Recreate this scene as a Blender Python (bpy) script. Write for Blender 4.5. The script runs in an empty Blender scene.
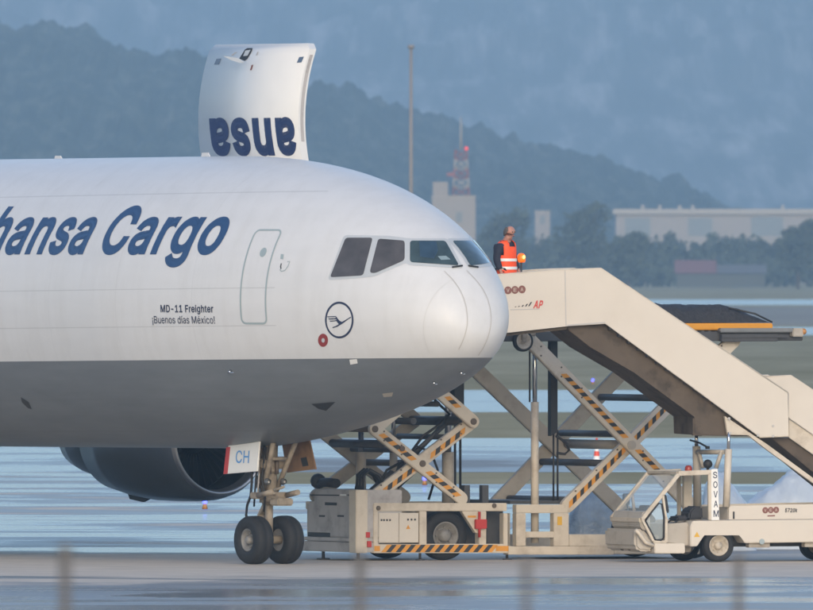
import bpy, bmesh, math, random
import numpy as np
from mathutils import Vector, Matrix, noise, geometry
from mathutils.bvhtree import BVHTree
random.seed(4)
S = bpy.context.scene
COL = S.collection
R = math.radians

# ------------------------------------------------------------------ camera, sky, sun, exposure
FPX, UC, VH, CAMY, CAMZ = 19200.0, 406.5, 252.0, -400.0, 6.5
cd = bpy.data.cameras.new('camera')
cam = bpy.data.objects.new('camera', cd)
COL.objects.link(cam)
cam.location = (0, CAMY, CAMZ)
cam.rotation_euler = (R(90), 0, 0)
cd.sensor_width = 36
cd.lens = 36 * FPX / 813
cd.shift_y = -53 / 813
cd.clip_start = 1
cd.clip_end = 60000
cd.dof.use_dof = True
cd.dof.focus_distance = 401
cd.dof.aperture_fstop = 8.5
S.camera = cam

SUN_AZ, SUN_EL = 175.0, 22.0          # compass degrees from +Y towards +X
W = bpy.data.worlds.new('World')
S.world = W
W.use_nodes = True
wn = W.node_tree
sky = wn.nodes.new('ShaderNodeTexSky')
sky.sky_type = 'NISHITA'
sky.sun_disc = False
sky.sun_elevation = R(SUN_EL)
sky.sun_rotation = R(SUN_AZ)
sky.air_density = 1.0
sky.dust_density = 2.2
sky.ozone_density = 2.2
bg = wn.nodes['Background']
bg.inputs['Strength'].default_value = 0.15
wn.links.new(sky.outputs[0], bg.inputs[0])

sd = bpy.data.lights.new('sun', 'SUN')
sd.energy = 0.14
sd.angle = R(22)
sd.color = (1.0, 0.86, 0.70)
sun = bpy.data.objects.new('sun', sd)
COL.objects.link(sun)
sdir = Vector((math.sin(R(SUN_AZ)) * math.cos(R(SUN_EL)), math.cos(R(SUN_AZ)) * math.cos(R(SUN_EL)), math.sin(R(SUN_EL))))
sun.rotation_euler = sdir.to_track_quat('Z', 'Y').to_euler()
sun.location = (30, -60, 60)

S.view_settings.view_transform = 'Standard'
S.view_settings.look = 'None'
S.view_settings.exposure = 0.86
S.view_settings.gamma = 1
S.cycles.max_bounces = 8
S.cycles.volume_bounces = 3
S.cycles.use_denoising = True

# ------------------------------------------------------------------ materials
def mat(name, col, rough=0.5, metal=0.0, var=0.0, vscale=3.0, dirt=None, dirt_amt=0.0, dscale=1.2, coat=0.0, emit=None, estr=0.0, bump=0.0, bscale=20.0, stretch=(1, 1, 1), alpha=1.0, spec=None):
    m = bpy.data.materials.new(name)
    m.use_nodes = True
    nt = m.node_tree
    N, L = nt.nodes, nt.links
    b = N['Principled BSDF']
    b.inputs['Base Color'].default_value = (*col, 1)
    b.inputs['Roughness'].default_value = rough
    b.inputs['Metallic'].default_value = metal
    if coat:
        b.inputs['Coat Weight'].default_value = coat
        b.inputs['Coat Roughness'].default_value = 0.12
    if spec is not None:
        b.inputs['Specular IOR Level'].default_value = spec
    if emit:
        b.inputs['Emission Color'].default_value = (*emit, 1)
        b.inputs['Emission Strength'].default_value = estr
    if alpha < 1:
        b.inputs['Alpha'].default_value = alpha
    tc = mp = None
    def coords():
        nonlocal tc, mp
        if mp is None:
            tc = N.new('ShaderNodeTexCoord')
            mp = N.new('ShaderNodeMapping')
            mp.inputs['Scale'].default_value = stretch
            L.new(tc.outputs['Object'], mp.inputs[0])
        return mp.outputs[0]
    src = None
    if var or dirt_amt:
        n1 = N.new('ShaderNodeTexNoise')
        n1.inputs['Scale'].default_value = vscale
        n1.inputs['Detail'].default_value = 6
        L.new(coords(), n1.inputs['Vector'])
        mix = N.new('ShaderNodeMixRGB')
        mix.inputs[1].default_value = (*[max(0, c * (1 - var)) for c in col], 1)
        mix.inputs[2].default_value = (*[min(1, c * (1 + var)) for c in col], 1)
        L.new(n1.outputs['Fac'], mix.inputs[0])
        src = mix.outputs[0]
        if dirt_amt:
            n2 = N.new('ShaderNodeTexNoise')
            n2.inputs['Scale'].default_value = dscale
            n2.inputs['Detail'].default_value = 8
            n2.inputs['Roughness'].default_value = 0.65
            L.new(coords(), n2.inputs['Vector'])
            rp = N.new('ShaderNodeValToRGB')
            rp.color_ramp.elements[0].position = 0.5
            rp.color_ramp.elements[1].position = 0.78
            rp.color_ramp.elements[1].color = (dirt_amt,) * 3 + (1,)
            L.new(n2.outputs['Fac'], rp.inputs[0])
            m2 = N.new('ShaderNodeMixRGB')
            L.new(rp.outputs[0], m2.inputs[0])
            L.new(src, m2.inputs[1])
            m2.inputs[2].default_value = (*dirt, 1)
            src = m2.outputs[0]
        L.new(src, b.inputs['Base Color'])
    if bump:
        n3 = N.new('ShaderNodeTexNoise')
        n3.inputs['Scale'].default_value = bscale
        n3.inputs['Detail'].default_value = 5
        L.new(coords(), n3.inputs['Vector'])
        bp = N.new('ShaderNodeBump')
        bp.inputs['Strength'].default_value = bump
        bp.inputs['Distance'].default_value = 0.05
        L.new(n3.outputs['Fac'], bp.inputs['Height'])
        L.new(bp.outputs[0], b.inputs['Normal'])
    return m

M = {}
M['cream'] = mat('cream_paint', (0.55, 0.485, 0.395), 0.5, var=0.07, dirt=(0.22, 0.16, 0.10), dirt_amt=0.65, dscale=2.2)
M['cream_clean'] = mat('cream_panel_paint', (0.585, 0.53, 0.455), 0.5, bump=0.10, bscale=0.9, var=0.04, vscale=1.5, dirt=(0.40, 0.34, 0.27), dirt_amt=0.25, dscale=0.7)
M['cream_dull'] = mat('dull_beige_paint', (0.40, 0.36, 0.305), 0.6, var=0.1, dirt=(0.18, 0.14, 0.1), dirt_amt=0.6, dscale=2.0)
M['grey_box'] = mat('dirty_grey_paint', (0.40, 0.38, 0.37), 0.6, var=0.12, vscale=4, dirt=(0.09, 0.08, 0.07), dirt_amt=0.7, dscale=2.0)
M['dark_steel'] = mat('dark_steel', (0.055, 0.055, 0.058), 0.55, var=0.25, vscale=8)
M['black'] = mat('black_rubber', (0.018, 0.018, 0.02), 0.6, var=0.2, vscale=20)
M['tyre'] = mat('tyre_rubber', (0.014, 0.014, 0.015), 0.75, var=0.25, vscale=12, bump=0.2, bscale=40)
M['rim'] = mat('painted_rim', (0.20, 0.19, 0.175), 0.5, var=0.2, dirt=(0.06, 0.05, 0.04), dirt_amt=0.85, dscale=6)
M['rim_cream'] = mat('cream_rim', (0.44, 0.385, 0.31), 0.55, var=0.15, dirt=(0.08, 0.06, 0.04), dirt_amt=0.8, dscale=6)
M['chrome_dull'] = mat('worn_steel', (0.22, 0.22, 0.22), 0.45, 0.6, var=0.2)
M['chrome'] = mat('chromed_ram', (0.65, 0.66, 0.68), 0.18, 1.0)
M['orange'] = mat('hazard_orange', (0.62, 0.27, 0.035), 0.5, var=0.15)
M['hz_black'] = mat('hazard_black', (0.03, 0.03, 0.03), 0.55)
M['yellow'] = mat('yellow_plate', (0.62, 0.36, 0.04), 0.5)
M['red'] = mat('red_paint', (0.45, 0.035, 0.03), 0.45)
M['brown_red'] = mat('brown_red_print', (0.20, 0.075, 0.06), 0.6)
M['red_print'] = mat('red_print', (0.55, 0.06, 0.05), 0.6)
M['black_print'] = mat('black_print', (0.03, 0.03, 0.035), 0.6)
M['navy_print'] = mat('navy_lettering', (0.018, 0.058, 0.150), 0.45, coat=0.2)
M['navy_dark'] = mat('dark_navy_print', (0.02, 0.03, 0.07), 0.5)
M['blue_print'] = mat('blue_print', (0.10, 0.30, 0.62), 0.5)
M['white_print'] = mat('white_plate', (0.74, 0.73, 0.70), 0.5, var=0.04)
M['outline'] = mat('grey_green_outline', (0.30, 0.36, 0.37), 0.5)
M['seam'] = mat('seam_grey', (0.45, 0.45, 0.46), 0.5)  # plain mid grey, used on every other emblem feather
M['seam_faint'] = mat('faint_joint_grey', (0.54, 0.54, 0.53), 0.5)
M['red_dark'] = mat('dark_red_paint', (0.24, 0.03, 0.028), 0.5)
M['strip'] = mat('diverter_strip', (0.44, 0.42, 0.40), 0.5)
M['winframe'] = mat('window_frame_grey', (0.44, 0.46, 0.47), 0.4, var=0.05)
M['glass'] = mat('cockpit_glass', (0.040, 0.062, 0.066), 0.05, var=0.8, vscale=3.5, coat=0.5)
M['glass_side'] = mat('cockpit_side_glass', (0.075, 0.068, 0.066), 0.12, var=0.5, vscale=3.0, coat=0.2)
M['gear'] = mat('gear_beige', (0.27, 0.225, 0.17), 0.55, var=0.35, vscale=8, dirt=(0.05, 0.03, 0.02), dirt_amt=0.9, dscale=4.5)
M['gear_dark'] = mat('gear_brown', (0.10, 0.075, 0.055), 0.6, var=0.35, vscale=9)
M['door_brown'] = mat('door_inside_brown', (0.27, 0.155, 0.075), 0.6, var=0.25, vscale=5, dirt=(0.08, 0.05, 0.03), dirt_amt=0.6, dscale=4)
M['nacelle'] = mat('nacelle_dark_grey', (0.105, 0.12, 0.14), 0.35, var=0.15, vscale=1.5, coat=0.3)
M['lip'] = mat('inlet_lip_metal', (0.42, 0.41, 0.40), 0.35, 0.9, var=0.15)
M['fan'] = mat('inlet_shade_black', (0.006, 0.0065, 0.007), 0.8, 0.0, spec=0.05)  # near-black and dull: the shade inside the inlet put into the colour
M['concrete_wall'] = mat('pale_rendered_wall', (0.27, 0.25, 0.235), 0.8, var=0.06, vscale=0.6)
M['pale_roof'] = mat('pale_roof', (0.33, 0.31, 0.28), 0.8)
M['blue_glass'] = mat('building_glazing', (0.14, 0.17, 0.19), 0.5)
M['red_roof'] = mat('faded_red_roof', (0.23, 0.085, 0.085), 0.8, var=0.2, vscale=0.5)
M['post'] = mat('galvanised_post', (0.125, 0.115, 0.105), 0.6, var=0.2, vscale=6)
M['mast'] = mat('mast_steel', (0.22, 0.20, 0.19), 0.6, var=0.1)
M['skin'] = mat('skin', (0.42, 0.20, 0.145), 0.5, var=0.08, vscale=12)
M['hair'] = mat('short_grey_hair', (0.10, 0.085, 0.075), 0.7, var=0.3, vscale=40)
M['navy_cloth'] = mat('navy_cloth', (0.018, 0.022, 0.04), 0.85, var=0.2, vscale=15)
M['trouser'] = mat('dark_trouser_cloth', (0.025, 0.027, 0.03), 0.85, var=0.2, vscale=15)
M['vest'] = mat('orange_vest_cloth', (0.95, 0.085, 0.012), 0.6, var=0.1, vscale=15, bump=0.4, bscale=9)
M['reflective'] = mat('reflective_band', (0.75, 0.75, 0.72), 0.4)
M['net'] = mat('black_cargo_net', (0.028, 0.028, 0.032), 0.8, var=0.6, vscale=14, bump=0.8, bscale=12)
M['plastic'] = mat('pale_blue_plastic_sheet', (0.48, 0.53, 0.575), 0.4, var=0.12, vscale=1.2, bump=1.0, bscale=3.0)
M['clear_wrap'] = mat('clear_plastic_wrap', (0.24, 0.29, 0.33), 0.2, var=0.55, vscale=3, bump=1.0, bscale=5, coat=0.4)
M['seat_tint'] = mat('seat_tint_blue', (0.028, 0.055, 0.085), 0.3, var=0.6, vscale=4)  # flat tint for the windshield, dimmed as if seen through it
M['paper_tint'] = mat('paper_tint_pale', (0.22, 0.29, 0.31), 0.4)  # flat pale tint for the windshield, standing for brightness seen inside
M['seat'] = mat('seat_vinyl', (0.02, 0.02, 0.024), 0.6)
M['under'] = mat('stair_underside_brown', (0.105, 0.082, 0.062), 0.8, var=0.3, vscale=2.5, dirt=(0.02, 0.018, 0.016), dirt_amt=0.9, dscale=1.8, spec=0.15)  # brown set darker for the shade under the parapets, with random dark blotches
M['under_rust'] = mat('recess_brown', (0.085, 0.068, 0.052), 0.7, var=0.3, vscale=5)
M['cone_red'] = mat('cone_red', (0.72, 0.07, 0.03), 0.5)
M['cone_white'] = mat('cone_white', (0.78, 0.78, 0.76), 0.5)
M['amber'] = mat('amber_lamp', (0.85, 0.13, 0.005), 0.3, emit=(1.0, 0.13, 0.003), estr=0.5)
M['amber_core'] = mat('amber_lamp_bulb', (1, 0.7, 0.2), 0.3, emit=(1.0, 0.42, 0.06), estr=2.5)
M['red_lamp'] = mat('red_obstruction_lamp', (0.8, 0.05, 0.03), 0.3, emit=(1.0, 0.04, 0.02), estr=0.5)
M['blue_lamp'] = mat('blue_taxiway_lamp', (0.1, 0.1, 0.9), 0.3, emit=(0.06, 0.08, 1.0), estr=3)
M['amber_plain'] = mat('amber_plastic', (0.42, 0.19, 0.05), 0.4)
M['bark'] = mat('bark', (0.09, 0.07, 0.05), 0.9, var=0.3)

def glass_mat():
    m = bpy.data.materials.new('cab_glass')
    m.use_nodes = True
    b = m.node_tree.nodes['Principled BSDF']
    b.inputs['Base Color'].default_value = (0.6, 0.68, 0.70, 1)
    b.inputs['Roughness'].default_value = 0.08
    b.inputs['Alpha'].default_value = 0.38
    return m
M['cab_glass'] = glass_mat()
M['door_glass'] = glass_mat()
M['door_glass'].node_tree.nodes['Principled BSDF'].inputs['Alpha'].default_value = 0.22

def plane_paint():
    """white upper paint and grey belly split along the painted cheat line, thin skin-panel joints, streaks of grime"""
    m = bpy.data.materials.new('aircraft_two_tone_paint')
    m.use_nodes = True
    nt = m.node_tree
    N, L = nt.nodes, nt.links
    b = N['Principled BSDF']
    tc = N.new('ShaderNodeTexCoord')
    sx = N.new('ShaderNodeSeparateXYZ')
    L.new(tc.outputs['Object'], sx.inputs[0])
    def mth(op, a, bb=None, c=None):
        n = N.new('ShaderNodeMath')
        n.operation = op
        for i, q in enumerate((a, bb, c)):
            if q is None:
                continue
            if isinstance(q, (int, float)):
                n.inputs[i].default_value = q
            else:
                L.new(q, n.inputs[i])
        return n.outputs[0]
    zz = mth('SUBTRACT', sx.outputs['Z'], mth('MULTIPLY', sx.outputs['X'], 0.010))
    white = mth('GREATER_THAN', zz, 4.258)
    mp = N.new('ShaderNodeMapping')
    mp.inputs['Scale'].default_value = (0.35, 1, 2.2)
    L.new(tc.outputs['Object'], mp.inputs[0])
    n1 = N.new('ShaderNodeTexNoise')
    n1.inputs['Scale'].default_value = 1.6
    n1.inputs['Detail'].default_value = 8
    n1.inputs['Roughness'].default_value = 0.6
    L.new(mp.outputs[0], n1.inputs['Vector'])
    cw = N.new('ShaderNodeMixRGB')
    cw.inputs[1].default_value = (0.56, 0.56, 0.56, 1)
    cw.inputs[2].default_value = (0.635, 0.63, 0.62, 1)
    L.new(n1.outputs['Fac'], cw.inputs[0])
    mp4 = N.new('ShaderNodeMapping')
    mp4.inputs['Scale'].default_value = (2.2, 1, 0.28)
    L.new(tc.outputs['Object'], mp4.inputs[0])
    n4 = N.new('ShaderNodeTexNoise')
    n4.inputs['Scale'].default_value = 1.5
    n4.inputs['Detail'].default_value = 9
    n4.inputs['Roughness'].default_value = 0.7
    L.new(mp4.outputs[0], n4.inputs['Vector'])
    r4 = N.new('ShaderNodeValToRGB')
    r4.color_ramp.elements[0].position = 0.45
    r4.color_ramp.elements[0].color = (1, 1, 1, 1)
    r4.color_ramp.elements[1].position = 0.75
    r4.color_ramp.elements[1].color = (0.93, 0.925, 0.915, 1)
    L.new(n4.outputs['Fac'], r4.inputs[0])
    cw2 = N.new('ShaderNodeMixRGB')
    cw2.blend_type = 'MULTIPLY'
    cw2.inputs[0].default_value = 1
    L.new(cw.outputs[0], cw2.inputs[1])
    L.new(r4.outputs[0], cw2.inputs[2])
    cw = cw2
    cg = N.new('ShaderNodeMixRGB')
    cg.inputs[1].default_value = (0.105, 0.118, 0.13, 1)
    cg.inputs[2].default_value = (0.185, 0.20, 0.215, 1)
    L.new(n1.outputs['Fac'], cg.inputs[0])
    mx = N.new('ShaderNodeMixRGB')
    L.new(white, mx.inputs[0])
    L.new(cg.outputs[0], mx.inputs[1])
    L.new(cw.outputs[0], mx.inputs[2])
    # panel joints: frames every 2.4 m along, a few lap joints round the girth
    jx = mth('LESS_THAN', mth('FRACT', mth('MULTIPLY', mth('ADD', sx.outputs['X'], 40.31), 1 / 2.44)), 0.006)
    jz = None
    for h in (4.95, 5.73, 7.72, 3.45, 2.78):
        j = mth('LESS_THAN', mth('ABSOLUTE', mth('SUBTRACT', zz, h)), 0.011)
        jz = j if jz is None else mth('MAXIMUM', jz, j)
    aft = mth('LESS_THAN', sx.outputs['X'], 3.6)
    jj = mth('MULTIPLY', mth('MAXIMUM', mth('MULTIPLY', jx, 0.5), jz), mth('MULTIPLY', aft, 0.22))
    mj = N.new('ShaderNodeMixRGB')
    L.new(jj, mj.inputs[0])
    L.new(mx.outputs[0], mj.inputs[1])
    mj.inputs[2].default_value = (0.12, 0.12, 0.13, 1)
    L.new(mj.outputs[0], b.inputs['Base Color'])
    b.inputs['Roughness'].default_value = 0.5
    b.inputs['Coat Weight'].default_value = 0.16
    b.inputs['Coat Roughness'].default_value = 0.2
    b.inputs['Specular IOR Level'].default_value = 0.35
    n2 = N.new('ShaderNodeTexNoise')
    n2.inputs['Scale'].default_value = 0.9
    n2.inputs['Detail'].default_value = 2
    mp2 = N.new('ShaderNodeMapping')
    mp2.inputs['Scale'].default_value = (0.5, 1, 3.5)
    L.new(tc.outputs['Object'], mp2.inputs[0])
    L.new(mp2.outputs[0], n2.inputs['Vector'])
    bp = N.new('ShaderNodeBump')
    bp.inputs['Strength'].default_value = 0.12
    bp.inputs['Distance'].default_value = 0.03
    L.new(n2.outputs['Fac'], bp.inputs['Height'])
    L.new(bp.outputs[0], b.inputs['Normal'])
    return m
M['plane'] = plane_paint()

def ground_mat(name, cols, scale=(0.05, 0.02, 1), rough=0.95, nscale=1.0):
    m = bpy.data.materials.new(name)
    m.use_nodes = True
    nt = m.node_tree
    N, L = nt.nodes, nt.links
    b = N['Principled BSDF']
    tc = N.new('ShaderNodeTexCoord')
    mp = N.new('ShaderNodeMapping')
    mp.inputs['Scale'].default_value = scale
    L.new(tc.outputs['Object'], mp.inputs[0])
    n = N.new('ShaderNodeTexNoise')
    n.inputs['Scale'].default_value = nscale
    n.inputs['Detail'].default_value = 9
    n.inputs['Roughness'].default_value = 0.65
    L.new(mp.outputs[0], n.inputs['Vector'])
    rp = N.new('ShaderNodeValToRGB')
    e = rp.color_ramp.elements
    e[0].position, e[0].color = 0.32, (*cols[0], 1)
    e[1].position, e[1].color = 0.68, (*cols[-1], 1)
    if len(cols) > 2:
        q = e.new(0.5)
        q.color = (*cols[1], 1)
    L.new(n.outputs['Fac'], rp.inputs[0])
    L.new(rp.outputs[0], b.inputs['Base Color'])
    b.inputs['Roughness'].default_value = rough
    b.inputs['Specular IOR Level'].default_value = 0.1
    return m

def wet_mat(name, dry, wet, sx, sy, lo, hi, r_wet=0.22, r_dry=0.75, ymask=None, damp=(0.10, 0.10, 0.10), r_damp=0.28):
    """concrete with standing water: noise decides film of water or damp slab; ymask = [(y, bias)] drier and wetter bands"""
    m = bpy.data.materials.new(name)
    m.use_nodes = True
    nt = m.node_tree
    N, L = nt.nodes, nt.links
    b = N['Principled BSDF']
    tc = N.new('ShaderNodeTexCoord')
    mp = N.new('ShaderNodeMapping')
    mp.inputs['Scale'].default_value = (sx, sy, 1)
    L.new(tc.outputs['Object'], mp.inputs[0])
    n = N.new('ShaderNodeTexNoise')
    n.inputs['Scale'].default_value = 1
    n.inputs['Detail'].default_value = 7
    n.inputs['Roughness'].default_value = 0.6
    n.inputs['Distortion'].default_value = 0.6
    L.new(mp.outputs[0], n.inputs['Vector'])
    fac = n.outputs['Fac']
    if ymask:
        sp = N.new('ShaderNodeSeparateXYZ')
        L.new(tc.outputs['Object'], sp.inputs[0])
        y0, y1 = ymask[0][0], ymask[-1][0]
        mr = N.new('ShaderNodeMapRange')
        mr.inputs['From Min'].default_value = y0
        mr.inputs['From Max'].default_value = y1
        L.new(sp.outputs['Y'], mr.inputs['Value'])
        cr = N.new('ShaderNodeValToRGB')
        el = cr.color_ramp.elements
        for i, (y, bv) in enumerate(ymask):
            p = (y - y0) / (y1 - y0)
            q = el[0] if i == 0 else (el[1] if i == len(ymask) - 1 else el.new(p))
        els = sorted(el, key=lambda q: q.position)
        for q, (y, bv) in zip(els, ymask):
            q.color = (bv, bv, bv, 1)
        L.new(mr.outputs[0], cr.inputs[0])
        ad = N.new('ShaderNodeMath')
        ad.operation = 'ADD'
        L.new(fac, ad.inputs[0])
        L.new(cr.outputs[0], ad.inputs[1])
        sb = N.new('ShaderNodeMath')
        sb.operation = 'SUBTRACT'
        L.new(ad.outputs[0], sb.inputs[0])
        sb.inputs[1].default_value = 0.5
        fac = sb.outputs[0]
    st = N.new('ShaderNodeMapRange')
    st.interpolation_type = 'SMOOTHSTEP'
    st.inputs['From Min'].default_value = lo
    st.inputs['From Max'].default_value = hi
    L.new(fac, st.inputs['Value'])
    n2 = N.new('ShaderNodeTexNoise')
    n2.inputs['Scale'].default_value = 0.8
    n2.inputs['Detail'].default_value = 8
    L.new(tc.outputs['Object'], n2.inputs['Vector'])
    dmix = N.new('ShaderNodeMixRGB')
    dmix.inputs[1].default_value = (*[c * 0.75 for c in dry], 1)
    dmix.inputs[2].default_value = (*[c * 1.25 for c in dry], 1)
    L.new(n2.outputs['Fac'], dmix.inputs[0])
    s2 = N.new('ShaderNodeMapRange')
    s2.interpolation_type = 'SMOOTHSTEP'
    s2.inputs['From Min'].default_value = lo - 0.12
    s2.inputs['From Max'].default_value = lo - 0.02
    L.new(fac, s2.inputs['Value'])
    c0 = N.new('ShaderNodeMixRGB')
    L.new(s2.outputs[0], c0.inputs[0])
    L.new(dmix.outputs[0], c0.inputs[1])
    c0.inputs[2].default_value = (*damp, 1)
    cm = N.new('ShaderNodeMixRGB')
    L.new(st.outputs[0], cm.inputs[0])
    L.new(c0.outputs[0], cm.inputs[1])
    cm.inputs[2].default_value = (*wet, 1)
    L.new(cm.outputs[0], b.inputs['Base Color'])
    rm = N.new('ShaderNodeMapRange')
    r0 = N.new('ShaderNodeMapRange')
    r0.inputs['To Min'].default_value = r_dry
    r0.inputs['To Max'].default_value = r_damp
    L.new(s2.outputs[0], r0.inputs['Value'])
    L.new(r0.outputs[0], rm.inputs['To Min'])
    sp2 = N.new('ShaderNodeMapRange')
    sp2.inputs['To Min'].default_value = 0.08
    sp2.inputs['To Max'].default_value = 0.5
    L.new(s2.outputs[0], sp2.inputs['Value'])
    L.new(sp2.outputs[0], b.inputs['Specular IOR Level'])
    rm.inputs['To Max'].default_value = r_wet
    L.new(st.outputs[0], rm.inputs['Value'])
    L.new(rm.outputs[0], b.inputs['Roughness'])
    return m

# ------------------------------------------------------------------ helpers
class Frame:
    """a thing's own axes (origin on the ground, yaw about Z) and how a view ray meets planes in it"""
    def __init__(s, x, y, yaw, z=0.0):
        s.o = Vector((x, y, z)); s.yaw = R(yaw)
        s.m = Matrix.Translation(s.o) @ Matrix.Rotation(s.yaw, 4, 'Z')
        s.inv = s.m.inverted()
    def ray(s, u, v):
        d = Vector(((u - UC) / FPX, 1, -(v - VH) / FPX))
        return s.inv @ Vector((0, CAMY, CAMZ)), (s.inv.to_3x3() @ d)
    def pt(s, u, v, yl=0.0):
        o, d = s.ray(u, v)
        t = (yl - o.y) / d.y
        p = o + d * t
        return (p.x, p.z)
    def ptx(s, u, v, xl=0.0):
        o, d = s.ray(u, v)
        t = (xl - o.x) / d.x
        p = o + d * t
        return (p.y, p.z)

def world_at(u, v, d):
    return Vector(((u - UC) * d / FPX, CAMY + d, CAMZ - (v - VH) * d / FPX))

class MB:
    def __init__(s):
        s.bm = bmesh.new()
        s.mi = 0
    def _f(s, vs):
        try:
            f = s.bm.faces.new(vs)
            f.material_index = s.mi
            return f
        except ValueError:
            return None
    def box(s, a, b, bev=0.0):
        """axis aligned box between two corners"""
        x0, x1 = sorted((a[0], b[0])); y0, y1 = sorted((a[1], b[1])); z0, z1 = sorted((a[2], b[2]))
        return s.prism([(x0, z0), (x1, z0), (x1, z1), (x0, z1)], y0, y1, bev)
    def prism(s, poly, y0, y1, bev=0.0):
        A = [s.bm.verts.new((x, y0, z)) for x, z in poly]
        B = [s.bm.verts.new((x, y1, z)) for x, z in poly]
        n = len(poly)
        fs = [s._f(A), s._f(B[::-1])]
        for i in range(n):
            j = (i + 1) % n
            fs.append(s._f([A[j], A[i], B[i], B[j]]))
        if bev:
            es = list({e for f in fs if f for e in f.edges})
            r = bmesh.ops.bevel(s.bm, geom=es, offset=bev, segments=2, affect='EDGES', clamp_overlap=True)
            for f in r['faces']:
                f.material_index = s.mi
    def prismx(s, poly, x0, x1, bev=0.0):
        """poly in (y,z), extruded along x"""
        n0 = len(s.bm.verts)
        s.prism(poly, x0, x1, bev)
        s.bm.verts.ensure_lookup_table()
        for v in s.bm.verts[n0:]:
            v.co = Vector((v.co.y, v.co.x, v.co.z))
    def tube(s, p, q, r0, r1=None, n=12, cap=True):
        p, q = Vector(p), Vector(q)
        r1 = r0 if r1 is None else r1
        d = (q - p)
        if d.length < 1e-6:
            return
        d.normalize()
        a = d.orthogonal().normalized(); b = d.cross(a)
        A = []; B = []
        for i in range(n):
            t = 2 * math.pi * i / n
            o = a * math.cos(t) + b * math.sin(t)
            A.append(s.bm.verts.new(p + o * r0)); B.append(s.bm.verts.new(q + o * r1))
        for i in range(n):
            j = (i + 1) % n
            f = s._f([A[i], A[j], B[j], B[i]])
            if f: f.smooth = True
        if cap:
            s._f(A[::-1]); s._f(B)
    def path(s, pts, r, n=8):
        pts = [Vector(p) for p in pts]
        rings = []
        for k, p in enumerate(pts):
            d = (pts[min(k + 1, len(pts) - 1)] - pts[max(k - 1, 0)]).normalized()
            up = Vector((0.31, 0.2, 0.93))
            a = d.cross(up).normalized(); b = d.cross(a)
            rings.append([s.bm.verts.new(p + (a * math.cos(2 * math.pi * i / n) + b * math.sin(2 * math.pi * i / n)) * r) for i in range(n)])
        for k in range(len(rings) - 1):
            for i in range(n):
                j = (i + 1) % n
                f = s._f([rings[k][i], rings[k][j], rings[k + 1][j], rings[k + 1][i]])
                if f: f.smooth = True
        s._f(rings[0][::-1]); s._f(rings[-1])
    def lathe(s, prof, o, d, n=48, close=False):
        """prof: (distance along d, radius)"""
        o, d = Vector(o), Vector(d).normalized()
        a = d.orthogonal().normalized(); b = d.cross(a)
        rings = []
        for h, r in prof:
            if r < 1e-5:
                rings.append([s.bm.verts.new(o + d * h)])
            else:
                rings.append([s.bm.verts.new(o + d * h + (a * math.cos(2 * math.pi * i / n) + b * math.sin(2 * math.pi * i / n)) * r) for i in range(n)])
        if close:
            rings.append(rings[0])
        for k in range(len(rings) - 1):
            A, B = rings[k], rings[k + 1]
            for i in range(n):
                j = (i + 1) % n
                q = [A[i % len(A)], A[j % len(A)], B[j % len(B)], B[i % len(B)]]
                q2 = []
                for v in q:
                    if v not in q2: q2.append(v)
                if len(q2) > 2:
                    f = s._f(q2)
                    if f: f.smooth = True
    def ball(s, c, r, sc=(1, 1, 1), n=2):
        res = bmesh.ops.create_icosphere(s.bm, subdivisions=n, radius=r, matrix=Matrix.Translation(c) @ Matrix.Diagonal((*sc, 1)))
        for v in res['verts']:
            for f in v.link_faces:
                f.smooth = True; f.material_index = s.mi
    def build(s, name, mats, parent=None, recalc=True):
        if recalc:
            bmesh.ops.recalc_face_normals(s.bm, faces=s.bm.faces[:])
        me = bpy.data.meshes.new(name)
        s.bm.to_mesh(me); s.bm.free()
        for m in (mats if isinstance(mats, (list, tuple)) else [mats]):
            me.materials.append(M[m] if isinstance(m, str) else m)
        o = bpy.data.objects.new(name, me)
        COL.objects.link(o)
        if parent: o.parent = parent
        return o

def thing(name, label, cat, fr=None, loc=None, group=None):
    o = bpy.data.objects.new(name, None)
    COL.objects.link(o)
    o.empty_display_size = 0.3
    if fr:
        o.location = fr.o; o.rotation_euler = (0, 0, fr.yaw)
    if loc is not None: o.location = loc
    return tag(o, label, cat, group)

def tag(o, label=None, cat=None, group=None, kind=None):
    if label: o['label'] = label
    if cat: o['category'] = cat
    if group: o['group'] = group
    if kind: o['kind'] = kind
    return o

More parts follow.
